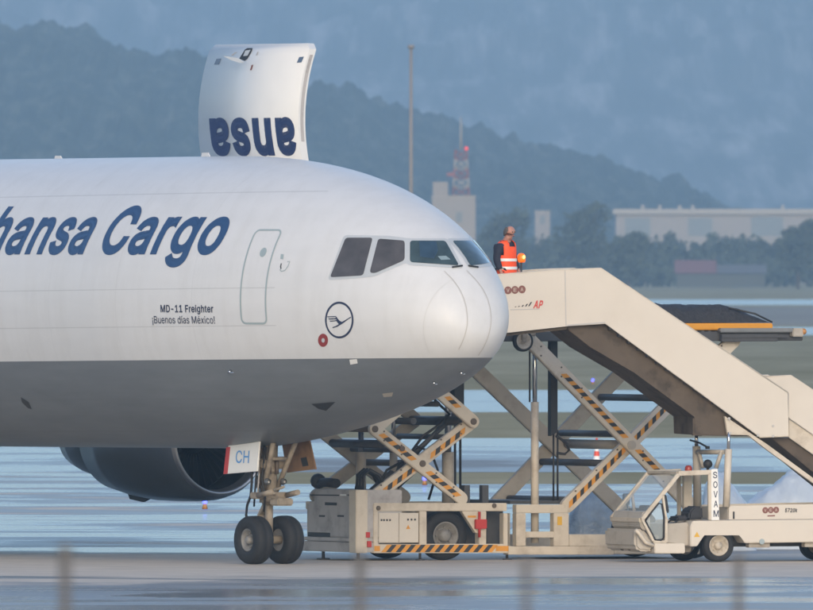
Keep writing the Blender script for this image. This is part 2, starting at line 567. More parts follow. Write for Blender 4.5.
# letter outlines: advance, then closed bezier loops (point, left handle, right handle), thousandths
GLYPHS = {'!':[196,[[[67,160,87,160,66,277],[63,509,65,393,86,509],[132,509,109,509,131,393],[128,160,129,277,108,160]],[[98,-4,111,-4,85,-4],[66,9,75,0,57,18],[52,41,52,28,52,53],[66,73,57,64,75,82],[98,86,85,86,111,86],[130,73,121,82,139,64],[143,41,143,53,143,28],[130,9,139,18,121,0]]]],'-':[453,[[[337,244,263,244,337,226],[337,188,337,207,263,188],[114,188,188,188,114,207],[114,244,114,226,188,244]]]],'0':[453,[[[227,-7,264,-7,189,-7],[130,24,157,3,103,45],[69,113,83,74,55,152],[48,254,48,199,48,309],[69,395,55,356,83,434],[130,484,104,464,157,505],[227,516,189,516,264,516],[323,484,296,505,350,464],[384,395,370,434,398,356],[405,254,405,309,405,199],[384,113,398,152,370,74],[323,24,350,45,297,3]],[[227,50,202,50,252,50],[290,74,273,58,308,90],[330,144,321,113,339,174],[344,254,344,211,344,297],[330,365,339,334,321,395],[290,435,308,419,273,451],[227,460,252,460,202,460],[163,435,180,451,146,419],[123,365,132,395,114,334],[109,254,109,297,109,211],[123,144,114,174,132,113],[163,74,146,90,180,58]]]],'1':[453,[[[76,0,181,0,76,18],[76,55,76,36,181,55],[391,55,286,55,391,36],[391,0,391,18,286,0]],[[276,509,250,509,276,339],[276,0,276,170,255,0],[212,0,234,0,212,149],[212,448,212,299,211,448],[209,448,210,448,168,418],[86,358,127,388,86,381],[86,427,86,404,123,454],[198,509,161,481,224,509]]]],'2':[453,[[[64,0,172,0,64,16],[64,47,64,32,121,108],[234,229,177,168,254,249],[282,282,270,267,295,298],[311,327,304,313,317,341],[320,371,320,356,320,390],[308,419,316,405,299,432],[273,449,288,442,259,456],[224,460,242,460,204,460],[172,447,187,456,158,439],[139,413,147,428,131,399],[127,362,127,382,107,362],[66,362,86,362,66,392],[86,442,72,419,100,465],[143,496,119,483,167,509],[225,516,194,516,255,516],[306,497,282,509,329,484],[361,445,348,467,374,424],[381,372,381,399,381,354],[371,318,378,335,364,300],[336,259,353,280,319,237],[267,180,296,211,229,140],[153,60,191,100,153,59],[153,57,153,58,231,57],[389,57,310,57,389,38],[389,0,389,19,281,0]]]],'5':[453,[[[221,-7,254,-7,191,-7],[140,11,164,-1,116,23],[83,60,97,39,69,81],[60,130,61,104,81,130],[122,130,101,130,124,115],[138,89,129,101,147,77],[173,60,159,67,188,53],[221,50,204,50,242,50],[276,64,260,55,292,74],[314,104,305,87,323,121],[328,162,328,141,328,184],[314,221,323,204,304,238],[275,262,291,252,258,272],[218,277,239,277,201,277],[167,268,184,274,151,263],[128,246,138,255,108,248],[67,253,88,250,77,338],[96,509,86,423,186,509],[366,509,276,509,366,490],[366,452,366,471,294,452],[151,452,222,452,145,402],[134,301,139,352,135,301],[136,301,135,301,147,311],[178,325,161,319,194,331],[229,334,211,334,253,334],[294,321,274,329,313,313],[345,285,331,301,359,270],[379,231,371,252,387,210],[391,163,391,188,391,130],[369,76,384,101,354,50],[309,15,334,30,283,1]]]],'7':[453,[[[97,0,120,0,172,149],[323,448,248,299,323,450],[323,452,323,451,236,452],[62,452,149,452,62,471],[62,509,62,490,172,509],[391,509,281,509,391,489],[391,449,391,469,315,299],[165,0,240,150,142,0]]]],'A':[480,[[[16,0,39,0,78,170],[201,509,140,339,226,509],[276,509,251,509,338,339],[463,0,401,170,440,0],[395,0,418,0,359,101],[287,302,323,202,281,321],[264,372,273,344,255,400],[232,478,245,435,236,478],[245,478,241,478,233,435],[213,371,222,399,204,343],[191,302,196,320,155,202],[85,0,120,101,62,0]],[[110,142,197,142,110,161],[110,199,110,180,197,199],[370,199,283,199,370,180],[370,142,370,161,283,142]]]],'B':[456,[[[60,0,122,0,60,170],[60,509,60,339,120,509],[241,509,181,509,276,509],[329,491,306,503,352,479],[381,442,369,462,392,422],[398,374,398,399,398,352],[387,320,394,334,379,306],[356,286,369,294,344,277],[315,267,330,271,315,265],[315,262,315,264,331,261],[363,245,347,255,379,235],[402,203,392,221,413,185],[418,136,418,163,418,111],[400,67,412,87,388,46],[344,18,370,30,319,6],[247,0,287,0,184,0]],[[125,57,125,115,165,57],[245,57,205,57,284,57],[330,80,313,65,347,95],[355,137,355,114,355,154],[342,184,351,170,334,198],[306,218,321,209,290,227],[248,231,271,231,207,231],[125,231,166,231,125,173]],[[125,285,125,341,162,285],[238,285,200,285,257,285],[288,296,273,289,303,303],[323,326,315,313,332,339],[336,372,336,355,336,395],[313,429,328,414,297,444],[240,452,273,452,202,452],[125,452,163,452,125,396]]]],'C':[510,[[[267,-7,293,-7,223,-7],[150,25,184,4,116,46],[70,115,89,76,50,154],[40,254,40,201,40,308],[70,393,50,354,89,432],[150,484,116,462,184,505],[267,516,223,516,293,516],[340,504,317,512,363,497],[402,471,384,486,420,457],[448,418,436,439,460,398],[473,348,468,374,451,348],[408,348,430,348,404,366],[389,395,398,381,381,408],[357,428,370,419,345,438],[315,449,331,444,300,454],[267,456,284,456,236,456],[184,432,208,448,159,417],[125,364,139,394,111,334],[103,254,103,297,103,211],[125,145,111,175,140,115],[184,76,159,92,209,61],[267,53,236,53,284,53],[315,60,300,55,331,65],[357,81,345,71,370,90],[389,114,381,101,398,128],[408,160,404,143,430,160],[473,160,451,160,469,135],[448,91,460,111,436,70],[402,38,421,52,384,23],[341,5,363,12,318,-3]]]],'D':[502,[[[219,0,271,0,178,0],[96,0,137,0,96,19],[96,57,96,38,136,57],[215,57,175,57,256,57],[318,81,291,65,345,97],[379,149,366,119,392,179],[399,255,399,214,399,296],[379,361,392,331,366,390],[320,428,346,412,293,444],[221,452,260,452,178,452],[93,452,136,452,93,471],[93,509,93,490,137,509],[225,509,181,509,275,509],[353,478,317,499,388,458],[433,391,415,429,452,353],[462,255,462,308,462,202],[433,119,452,157,414,81],[351,31,387,51,314,10]],[[125,509,103,509,125,339],[125,0,125,170,103,0],[60,0,82,0,60,170],[60,509,60,339,82,509]]]],'E':[419,[[[60,0,165,0,60,170],[60,509,60,339,164,509],[372,509,268,509,372,490],[372,452,372,471,290,452],[125,452,207,452,125,396],[125,286,125,341,202,286],[355,286,278,286,355,267],[355,229,355,248,278,229],[125,229,202,229,125,172],[125,57,125,114,208,57],[375,57,292,57,375,38],[375,0,375,19,270,0]]]],'F':[410,[[[60,0,82,0,60,170],[60,509,60,339,163,509],[369,509,266,509,369,490],[369,452,369,471,288,452],[125,452,206,452,125,394],[125,278,125,336,198,278],[346,278,272,278,346,259],[346,221,346,240,272,221],[125,221,198,221,125,147],[125,0,125,74,103,0]]]],'H':[517,[[[60,0,82,0,60,170],[60,509,60,339,82,509],[125,509,103,509,125,435],[125,289,125,362,214,289],[392,289,303,289,392,362],[392,509,392,435,414,509],[457,509,435,509,457,339],[457,0,457,170,435,0],[392,0,414,0,392,77],[392,232,392,155,303,232],[125,232,214,232,125,155],[125,0,125,77,103,0]]]],'L':[393,[[[60,0,160,0,60,170],[60,509,60,339,82,509],[125,509,103,509,125,358],[125,57,125,208,203,57],[361,57,282,57,361,38],[361,0,361,19,261,0]]]],'M':[628,[[[60,0,81,0,60,170],[60,509,60,339,91,509],[152,509,121,509,193,402],[277,187,235,294,280,180],[287,159,284,170,291,148],[299,123,295,136,303,110],[311,84,307,97,315,71],[322,49,319,59,317,49],[307,49,312,49,310,59],[318,83,314,70,322,95],[330,121,326,108,334,134],[342,158,338,147,346,170],[352,187,349,179,394,294],[476,509,435,402,507,509],[568,509,537,509,568,339],[568,0,568,170,547,0],[504,0,525,0,504,97],[504,291,504,194,504,302],[504,327,504,314,505,340],[505,369,505,354,505,383],[506,413,506,398,506,428],[507,457,507,443,509,457],[513,457,511,457,508,441],[498,409,503,426,492,393],[482,363,487,378,477,348],[467,322,472,334,463,309],[456,291,459,299,418,194],[342,0,380,97,323,0],[286,0,305,0,248,97],[170,291,209,194,167,299],[159,321,163,309,155,333],[145,361,150,346,140,376],[129,408,135,391,124,424],[112,457,118,441,114,457],[119,457,117,457,119,444],[120,416,120,431,120,401],[121,372,121,387,121,357],[122,328,121,342,122,315],[122,291,122,302,122,194],[122,0,122,97,101,0]]]],'N':[523,[[[60,0,82,0,60,170],[60,509,60,339,85,509],[136,509,111,509,205,400],[343,183,274,291,349,174],[363,151,355,164,370,138],[388,107,379,123,396,90],[414,55,405,73,411,55],[405,54,408,54,403,72],[401,108,401,90,400,126],[399,157,399,142,399,172],[399,195,399,185,399,300],[399,509,399,404,420,509],[463,509,442,509,463,339],[463,0,463,170,438,0],[387,0,412,0,325,97],[202,290,264,193,194,303],[177,331,186,316,169,345],[148,381,159,362,137,400],[108,452,123,424,111,453],[119,454,115,453,120,428],[122,384,121,405,123,362],[124,328,124,344,125,312],[125,291,125,300,125,194],[125,0,125,97,103,0]]]],'O':[533,[[[267,-7,311,-7,223,-7],[150,25,184,4,116,46],[70,115,90,76,50,154],[40,254,40,201,40,308],[70,393,50,354,90,432],[150,484,116,462,184,505],[267,516,223,516,311,516],[384,484,350,505,418,462],[464,393,444,432,483,354],[493,254,493,308,493,201],[464,115,483,154,444,76],[384,25,418,46,350,4]],[[267,53,236,53,297,53],[349,76,325,61,374,91],[408,144,394,114,423,174],[430,254,430,211,430,298],[408,365,423,335,394,395],[349,433,374,417,325,448],[267,456,297,456,236,456],[184,433,209,448,159,417],[125,364,140,394,111,334],[103,254,103,297,103,211],[125,144,111,174,140,114],[184,76,159,92,209,61]]]],'P':[445,[[[60,0,82,0,60,170],[60,509,60,339,118,509],[235,509,177,509,274,509],[332,487,307,502,358,473],[390,430,377,454,402,405],[409,348,409,378,409,317],[390,265,402,290,377,241],[332,207,358,222,307,193],[235,186,274,186,193,186],[109,186,151,186,109,205],[109,242,109,224,150,242],[233,242,191,242,259,242],[297,256,281,247,313,265],[333,294,325,278,341,310],[344,348,344,328,344,368],[333,402,341,386,325,417],[297,439,313,430,280,448],[232,452,259,452,196,452],[125,452,160,452,125,301],[125,0,125,151,103,0]]]],'R':[449,[[[60,0,82,0,60,170],[60,509,60,339,119,509],[236,509,177,509,275,509],[333,489,307,502,359,475],[390,433,378,457,403,410],[409,352,409,382,409,321],[390,271,403,295,378,248],[333,217,359,230,307,204],[236,198,275,198,189,198],[96,198,143,198,96,217],[96,255,96,236,142,255],[234,255,188,255,260,255],[298,267,281,259,314,275],[334,300,326,286,341,315],[345,352,345,332,345,372],[334,405,341,390,326,420],[298,440,314,431,281,448],[233,452,259,452,197,452],[125,452,161,452,125,301],[125,0,125,151,103,0]],[[353,0,378,0,312,76],[230,229,271,153,254,229],[303,229,279,229,344,153],[428,0,386,76,403,0]]]],'S':[447,[[[224,-9,263,-9,187,-9],[128,9,155,-3,100,21],[64,60,79,38,49,82],[38,137,40,107,60,137],[104,137,82,137,106,117],[123,88,112,101,134,75],[166,59,149,65,184,52],[224,49,203,49,247,49],[286,60,268,53,304,68],[329,92,319,78,340,105],[346,139,346,121,346,155],[332,179,341,169,323,189],[296,205,311,198,281,211],[245,222,264,217,224,228],[184,239,204,234,142,251],[86,289,109,268,63,311],[52,372,52,339,52,401],[75,448,60,426,90,469],[138,498,111,486,164,510],[227,516,194,516,261,516],[316,498,290,510,342,486],[377,449,362,469,392,428],[401,378,400,404,380,378],[337,378,358,378,335,403],[302,437,323,423,281,451],[225,459,256,459,203,459],[167,448,184,455,151,441],[129,418,138,431,120,406],[115,376,115,391,115,358],[131,334,120,344,142,323],[169,308,154,314,184,302],[212,293,199,297,230,289],[264,279,247,284,279,275],[312,264,295,270,328,257],[359,238,344,248,373,227],[395,198,385,214,404,181],[408,139,408,162,408,111],[386,64,401,86,372,41],[323,11,351,24,296,-2]]]],'T':[449,[[[32,452,85,452,32,471],[32,509,32,490,160,509],[417,509,288,509,417,490],[417,452,417,471,363,452],[257,452,310,452,257,301],[257,0,257,151,235,0],[193,0,214,0,193,151],[193,452,193,301,139,452]]]],'V':[480,[[[204,0,229,0,141,170],[16,509,79,339,39,509],[84,509,62,509,120,408],[192,206,156,307,198,189],[215,137,206,166,224,109],[248,31,235,73,243,31],[235,31,239,31,247,74],[267,138,258,110,276,166],[290,206,284,189,325,307],[395,509,360,408,417,509],[463,509,440,509,401,339],[278,0,340,170,253,0]]]],'a':[389,[[[160,-9,182,-9,136,-9],[94,5,114,-4,75,14],[48,45,59,27,36,62],[30,108,30,83,30,130],[43,161,35,147,52,175],[78,193,63,185,92,201],[125,211,108,207,143,215],[178,220,160,218,201,223],[234,227,219,225,248,228],[265,235,258,231,272,239],[276,255,276,245,276,255],[276,257,276,256,276,272],[267,297,273,286,261,308],[240,322,252,316,228,328],[196,331,213,331,178,331],[149,322,162,328,136,317],[118,301,126,309,110,292],[100,274,104,283,80,280],[41,291,61,285,50,314],[79,346,62,332,95,360],[133,375,113,369,153,381],[194,384,173,384,208,384],[239,379,223,383,255,376],[286,360,271,370,301,351],[322,320,313,338,332,303],[337,251,337,280,337,168],[337,0,337,84,317,0],[277,0,297,0,277,17],[277,52,277,35,275,52],[272,52,274,52,268,43],[252,25,261,34,243,15],[215,1,230,7,200,-5]],[[170,45,155,45,193,45],[228,59,212,50,243,68],[263,93,255,79,271,107],[276,138,276,122,276,155],[276,190,276,173,273,187],[259,182,268,184,251,180],[231,176,242,178,221,174],[200,171,210,172,190,170],[175,168,182,169,161,166],[134,159,147,163,121,154],[103,139,111,148,96,131],[92,105,92,119,92,92],[102,72,95,81,109,63],[130,52,118,57,142,48]]]],'c':[396,[[[207,-8,226,-8,173,-8],[117,16,143,0,91,33],[56,85,71,56,41,114],[34,187,34,149,34,227],[56,291,41,262,71,321],[117,360,91,343,143,376],[207,384,173,384,226,384],[260,377,243,382,276,372],[305,356,292,365,319,347],[340,322,330,335,350,309],[362,277,357,294,342,272],[303,262,322,267,300,272],[290,289,296,281,285,297],[270,311,278,305,262,317],[242,325,253,322,232,328],[207,330,220,330,182,330],[145,310,161,323,129,297],[108,258,116,280,100,237],[96,187,96,213,96,162],[108,117,100,139,116,96],[145,66,129,79,161,53],[207,46,182,46,220,46],[243,52,232,48,253,55],[271,66,263,60,279,72],[292,89,286,80,297,97],[304,117,301,107,324,112],[363,102,343,107,358,85],[341,56,351,70,332,43],[306,21,320,31,293,12],[261,-1,277,4,244,-6]]]],'d':[424,[[[195,-8,219,-8,164,-8],[111,16,136,0,87,32],[55,84,68,55,41,114],[34,189,34,149,34,229],[55,293,41,263,69,322],[112,361,88,345,136,376],[196,384,164,384,219,384],[253,373,238,381,268,365],[287,346,279,356,296,336],[306,319,302,327,308,319],[311,319,309,319,311,382],[311,509,311,446,331,509],[372,509,351,509,372,339],[372,0,372,170,352,0],[313,0,332,0,313,20],[313,59,313,39,311,59],[307,59,309,59,302,51],[287,31,295,42,278,21],[252,4,267,12,238,-4]],[[205,47,181,47,227,47],[263,65,247,53,279,77],[299,115,291,94,308,136],[312,189,312,161,312,217],[300,263,308,242,292,284],[263,312,279,300,247,324],[205,330,228,330,181,330],[145,311,161,324,129,299],[108,261,116,282,100,240],[96,189,96,216,96,162],[109,117,100,138,117,95],[145,66,129,78,161,53]]]],'e':[404,[[[212,-8,238,-8,175,-8],[117,16,143,0,90,33],[56,85,70,56,41,114],[34,187,34,148,34,226],[55,290,41,260,69,319],[115,359,89,343,141,376],[205,384,171,384,226,384],[266,374,246,381,285,367],[319,341,303,356,335,326],[357,282,348,306,366,258],[371,194,371,228,371,186],[371,169,371,178,272,169],[75,169,174,169,75,187],[75,221,75,204,163,221],[338,221,250,221,329,215],[310,202,319,208,310,227],[298,269,306,249,290,288],[263,314,278,303,247,325],[205,330,228,330,182,330],[146,313,163,325,130,302],[109,270,118,288,100,251],[96,211,96,232,96,200],[96,178,96,189,96,150],[110,106,101,126,120,87],[151,61,134,72,168,51],[212,46,189,46,228,46],[254,53,241,48,266,57],[285,73,277,64,294,82],[306,105,301,93,325,101],[365,91,345,96,359,71],[335,39,349,54,321,24],[283,4,303,13,262,-4]]]],'f':[254,[[[228,379,154,379,228,362],[228,327,228,344,154,327],[6,327,80,327,6,344],[6,379,6,362,80,379]],[[81,0,101,0,81,144],[81,432,81,288,81,453],[96,486,86,471,106,500],[135,519,119,511,152,526],[187,530,169,530,201,530],[222,527,213,529,232,525],[243,521,238,523,238,503],[227,468,233,486,224,470],[215,472,220,471,210,473],[195,474,203,474,176,474],[154,460,163,469,146,451],[142,419,142,437,142,279],[142,0,142,140,121,0]]]],'g':[425,[[[207,-151,238,-151,179,-151],[134,-140,155,-147,113,-132],[82,-110,96,-123,69,-98],[51,-69,58,-84,67,-60],[101,-41,84,-50,107,-49],[122,-66,113,-57,130,-75],[154,-88,141,-82,168,-94],[207,-97,186,-97,238,-97],[282,-75,263,-90,302,-60],[311,-6,311,-37,311,19],[311,68,311,44,310,68],[306,68,308,68,301,60],[287,41,295,51,278,32],[252,16,267,23,238,8],[195,5,219,5,164,5],[113,27,137,12,88,41],[55,90,69,62,41,118],[34,191,34,152,34,230],[55,293,41,264,69,322],[112,361,88,345,137,376],[196,384,165,384,220,384],[253,373,239,381,268,365],[288,346,280,356,297,336],[308,319,303,327,309,319],[313,319,311,319,313,339],[313,379,313,359,333,379],[372,379,353,379,372,250],[372,-9,372,121,372,-42],[350,-90,365,-69,335,-111],[291,-136,316,-126,266,-146]],[[205,59,181,59,228,59],[264,75,248,64,280,86],[300,121,292,101,308,141],[312,193,312,165,312,220],[300,264,308,243,292,284],[264,312,280,301,248,324],[205,330,228,330,181,330],[145,312,161,324,129,299],[109,262,117,283,100,242],[96,193,96,219,96,166],[109,123,100,143,117,103],[145,76,129,87,162,65]]]],'h':[410,[[[114,227,114,249,114,151],[114,0,114,76,93,0],[53,0,73,0,53,170],[53,509,53,339,73,509],[114,509,93,509,114,435],[114,287,114,361,110,287],[102,287,106,287,114,322],[152,362,131,347,174,377],[227,384,199,384,253,384],[295,369,276,379,315,358],[341,321,330,342,352,299],[357,240,357,273,357,160],[357,0,357,80,337,0],[296,0,316,0,296,78],[296,235,296,157,296,265],[273,304,288,288,258,321],[210,329,237,329,192,329],[161,317,175,325,146,309],[126,283,135,298,118,267]]]],'i':[167,[[[53,0,73,0,53,126],[53,379,53,253,73,379],[114,379,93,379,114,253],[114,0,114,126,93,0]],[[84,443,95,443,72,443],[54,455,62,447,45,462],[41,483,41,472,41,494],[54,512,45,504,62,520],[84,524,72,524,95,524],[114,512,106,520,122,504],[126,483,126,494,126,472],[114,455,122,462,106,447]]]],'k':[381,[[[110,137,132,158,110,162],[110,212,110,187,113,212],[121,212,117,212,175,268],[284,379,230,323,310,379],[360,379,335,379,301,319],[184,199,243,259,182,199],[177,199,179,199,155,178]],[[53,0,73,0,53,170],[53,509,53,339,73,509],[114,509,93,509,114,339],[114,0,114,170,93,0]],[[294,0,320,0,245,62],[148,186,197,124,162,200],[191,229,177,214,252,152],[372,0,312,76,346,0]]]],'n':[410,[[[114,227,114,249,114,151],[114,0,114,76,93,0],[53,0,73,0,53,126],[53,379,53,253,72,379],[112,379,92,379,112,349],[112,287,112,318,109,287],[102,287,106,287,114,322],[152,362,131,347,174,377],[227,384,199,384,253,384],[295,369,276,379,314,358],[341,321,330,342,352,299],[357,240,357,273,357,160],[357,0,357,80,337,0],[296,0,316,0,296,78],[296,235,296,157,296,265],[273,304,288,288,258,321],[210,329,237,329,192,329],[161,317,175,325,146,309],[126,283,135,298,118,267]]]],'o':[415,[[[207,-8,242,-8,173,-8],[117,16,143,0,91,33],[56,85,71,56,41,114],[34,187,34,149,34,227],[56,291,41,262,71,321],[117,360,91,343,143,376],[207,384,173,384,242,384],[299,360,273,376,325,343],[359,291,345,321,374,262],[381,187,381,227,381,149],[359,85,374,114,345,56],[299,16,325,33,273,0]],[[207,46,182,46,233,46],[270,66,254,53,287,79],[307,117,299,96,315,139],[319,187,319,162,319,213],[307,258,315,236,299,280],[270,310,287,297,254,323],[207,330,233,330,182,330],[145,310,161,323,129,297],[108,258,116,280,100,237],[96,187,96,213,96,162],[108,117,100,139,116,96],[145,66,129,79,161,53]]]],'r':[259,[[[53,0,73,0,53,126],[53,379,53,253,72,379],[112,379,92,379,112,360],[112,321,112,340,113,321],[115,321,114,321,122,340],[152,367,135,355,170,379],[213,385,190,385,218,385],[229,384,223,385,235,384],[243,384,240,384,243,363],[243,322,243,343,242,323],[230,324,237,323,223,325],[207,326,215,326,189,326],[159,315,173,322,145,307],[126,284,134,297,118,270],[114,237,114,255,114,158],[114,0,114,79,93,0]]]],'s':[365,[[[182,-8,211,-8,156,-8],[112,3,133,-4,92,11],[62,38,75,23,49,53],[36,94,40,72,55,98],[94,107,74,102,99,86],[124,60,109,70,139,50],[181,45,158,45,208,45],[244,62,229,51,260,74],[268,103,268,87,268,116],[254,136,263,127,245,144],[212,155,231,151,191,160],[149,170,170,165,115,178],[72,208,89,191,55,225],[47,274,47,247,47,296],[65,332,53,315,77,348],[115,370,94,361,136,380],[187,384,160,384,213,384],[254,372,235,380,272,365],[299,339,287,353,310,325],[324,290,319,309,305,286],[268,277,287,281,263,292],[243,316,255,304,230,327],[187,333,212,333,165,333],[131,317,146,327,116,306],[109,277,109,293,109,263],[124,243,114,252,134,235],[172,223,150,228,191,218],[229,209,210,214,264,201],[306,171,290,188,323,154],[331,107,331,133,331,84],[312,47,325,64,300,30],[260,6,282,16,237,-3]]]],'t':[227,[[[204,379,138,379,204,362],[204,327,204,344,138,327],[6,327,72,327,6,344],[6,379,6,362,72,379]],[[65,471,65,345,85,471],[126,471,106,471,126,347],[126,98,126,222,126,81],[136,61,129,69,143,54],[170,50,154,50,174,50],[185,51,179,50,191,52],[202,54,197,53,206,36],[213,2,209,19,207,0],[192,-3,200,-2,184,-4],[168,-4,176,-4,136,-4],[92,21,110,4,74,38],[65,93,65,62,65,219]]]],'u':[410,[[[182,-5,211,-5,157,-5],[115,11,134,0,95,21],[69,59,80,37,58,80],[53,139,53,107,53,219],[53,379,53,299,73,379],[114,379,93,379,114,301],[114,144,114,222,114,114],[137,75,121,91,152,58],[200,50,173,50,218,50],[249,62,235,54,264,70],[283,97,275,81,292,112],[296,153,296,131,296,228],[296,379,296,304,316,379],[357,379,337,379,357,253],[357,0,357,126,337,0],[298,0,318,0,298,31],[298,92,298,61,301,92],[307,92,304,92,295,57],[257,17,279,32,235,2]]]],'x':[379,[[[21,0,44,0,71,73],[171,218,121,145,171,202],[171,171,171,187,124,240],[29,379,76,310,52,379],[100,379,76,379,116,355],[147,306,132,330,160,287],[179,253,170,270,188,237],[207,206,198,221,197,206],[175,206,186,206,185,221],[202,253,194,237,211,270],[233,306,221,287,249,330],[282,379,266,355,305,379],[352,379,328,379,304,309],[209,169,256,239,209,184],[209,214,209,199,258,143],[358,0,308,71,334,0],[287,0,310,0,268,28],[231,85,249,57,219,103],[200,136,209,120,191,152],[173,182,182,167,183,182],[205,182,194,182,195,167],[178,136,186,152,170,120],[148,85,160,103,129,57],[91,0,110,28,68,0]]]],'¡':[196,[[[64,-125,87,-125,65,-10],[68,222,66,106,88,222],[129,222,108,222,130,106],[133,-125,132,-10,110,-125]],[[98,296,111,296,85,296],[66,309,75,301,57,318],[52,342,52,329,52,355],[66,374,57,365,75,383],[98,388,85,388,111,388],[131,374,122,383,140,365],[144,342,144,355,144,329],[131,309,140,318,122,301]]]],'é':[404,[[[212,-8,238,-8,175,-8],[117,16,143,0,90,33],[56,85,70,56,41,114],[34,187,34,148,34,226],[55,290,41,260,69,319],[115,359,89,343,141,376],[205,384,171,384,226,384],[266,374,246,381,285,367],[319,341,303,356,335,326],[357,282,348,306,366,258],[371,194,371,228,371,186],[371,169,371,178,272,169],[75,169,174,169,75,187],[75,221,75,204,163,221],[338,221,250,221,329,215],[310,202,319,208,310,227],[298,269,306,249,290,288],[263,314,278,303,247,325],[205,330,228,330,182,330],[146,313,163,325,130,302],[109,270,118,288,100,251],[96,211,96,232,96,200],[96,178,96,189,96,150],[110,106,101,126,120,87],[151,61,134,72,168,51],[212,46,189,46,228,46],[254,53,241,48,266,57],[285,73,277,64,294,82],[306,105,301,93,325,101],[365,91,345,96,359,71],[335,39,349,54,321,24],[283,4,303,13,262,-4]],[[177,429,194,429,193,462],[225,529,209,496,247,529],[293,529,270,529,271,496],[227,429,249,462,210,429]]]],'í':[167,[[[53,0,73,0,53,126],[53,379,53,253,73,379],[114,379,93,379,114,253],[114,0,114,126,93,0]],[[57,429,73,429,73,462],[104,529,89,496,127,529],[173,529,150,529,151,496],[107,429,129,462,90,429]]]],' ':[188,[]]}
CAP = max(p[1] for sp in GLYPHS['H'][1] for p in sp) / 1000
def text_bm(s, bold=0.0, shear=0.0, grid=None, space=1.0):
    x = 0.0
    bands = []; glyphs = []
    for ch in s:
        adv, loops = GLYPHS[ch]
        glyph = []
        for lp in loops:
            lp = [p for k, p in enumerate(lp) if p[:2] != lp[k - 1][:2]] if len(lp) > 3 else lp
            pl = []
            for k in range(len(lp)):
                P0, P3 = Vector((lp[k][0], lp[k][1])), Vector((lp[(k + 1) % len(lp)][0], lp[(k + 1) % len(lp)][1]))
                P1, P2 = Vector((lp[k][4], lp[k][5])), Vector((lp[(k + 1) % len(lp)][2], lp[(k + 1) % len(lp)][3]))
                for q in range(7):
                    t = q / 7
                    c = P0 * (1 - t) ** 3 + P1 * 3 * t * (1 - t) ** 2 + P2 * 3 * t * t * (1 - t) + P3 * t ** 3
                    c = Vector((x + c.x / 1000, c.y / 1000))
                    if not pl or (c - pl[-1]).length > 1e-4: pl.append(c)
            if (pl[0] - pl[-1]).length < 1e-4: pl.pop()
            glyph.append(pl)
        area = sum(sum(p[k - 1].x * p[k].y - p[k].x * p[k - 1].y for k in range(len(p))) for p in glyph)
        glyphs.append(glyph)
        for p in glyph: bands.append((p, 1 if area < 0 else -1))
        x += (adv / 1000 + 1.5 * bold) * space
    bm = bmesh.new()
    for glyph in glyphs:
        pts = []; edges = []
        for p in glyph:
            b0 = len(pts); pts += p
            edges += [(b0 + k, b0 + (k + 1) % len(p)) for k in range(len(p))]
        V, _, F, *_ = geometry.delaunay_2d_cdt(pts, edges, [], 1, 1e-6)
        bv = [bm.verts.new((v.x, v.y, 0)) for v in V]
        for f in F:
            c = sum((V[k] for k in f), Vector((0, 0))) / len(f)
            inside = False
            for p in glyph:
                for k in range(len(p)):
                    a, b = p[k - 1], p[k]
                    if (a.y > c.y) != (b.y > c.y) and c.x < (b.x - a.x) * (c.y - a.y) / (b.y - a.y) + a.x: inside = not inside
            if inside: bm.faces.new([bv[k] for k in f])
    if bold:
        for k, (p, sg) in enumerate(bands):
            n = len(p); pr = []
            for i in range(n):
                d0, d1 = (p[i] - p[i - 1]).normalized(), (p[(i + 1) % n] - p[i]).normalized()
                n0, n1 = Vector((-d0.y, d0.x)) * sg, Vector((-d1.y, d1.x)) * sg
                m = n0 + n1
                m = m / max(.5, m.dot(n0)) if m.length > .05 else n0
                o2 = p[i] + m * bold
                ii = p[i] - m * .007
                pr.append((Vector((ii.x, ii.y, 0)), Vector((o2.x, o2.y, 0))))
            for i in range(n):
                j = (i + 1) % n
                vs = [bm.verts.new((c.x, c.y, .0005 * (1 + (i * 3 + k) % 7))) for c in (pr[i][0], pr[j][0], pr[j][1], pr[i][1])]
                bm.faces.new(vs if sg > 0 else vs[::-1])
    for v in bm.verts: v.co.x += shear * v.co.y
    bmesh.ops.delete(bm, geom=[v for v in bm.verts if not v.link_faces], context='VERTS')
    return bm

def text_obj(s, name, material, parent, fn, box=None, bold=0.0, shear=0.0, grid=None, space=1.0, ref=None):
    """lettering whose bounding box is stretched to box=(s0,s1,t0,t1) and then laid on a surface by fn(s,t); ref: text whose extents set the scale"""
    bm = text_bm(s, bold, shear, space=space)
    xs = [v.co.x for v in bm.verts]; ys = [v.co.y for v in bm.verts]
    x0, x1, y0, y1 = min(xs), max(xs), min(ys), max(ys)
    if ref: y0, y1 = -bold, CAP + bold
    s0, s1, t0, t1 = box
    for v in bm.verts:
        v.co = Vector((s0 + (v.co.x - x0) / (x1 - x0) * (s1 - s0), t0 + (v.co.y - y0) / (y1 - y0) * (t1 - t0), v.co.z))
    if grid:
        xs = [v.co.x for v in bm.verts]; ys = [v.co.y for v in bm.verts]
        for lo, hi, no in ((min(xs), max(xs), (1, 0, 0)), (min(ys), max(ys), (0, 1, 0))):
            k = lo + grid
            while k < hi:
                co = (k, 0, 0) if no[0] else (0, k, 0)
                bmesh.ops.bisect_plane(bm, geom=bm.verts[:] + bm.edges[:] + bm.faces[:], plane_co=co, plane_no=no)
                k += grid
        bmesh.ops.triangulate(bm, faces=bm.faces[:])
    for v in bm.verts:
        v.co = Vector(fn(v.co.x, v.co.y, v.co.z))
    q = MB(); q.bm.free(); q.bm = bm
    return q.build(name, material, parent, recalc=False)

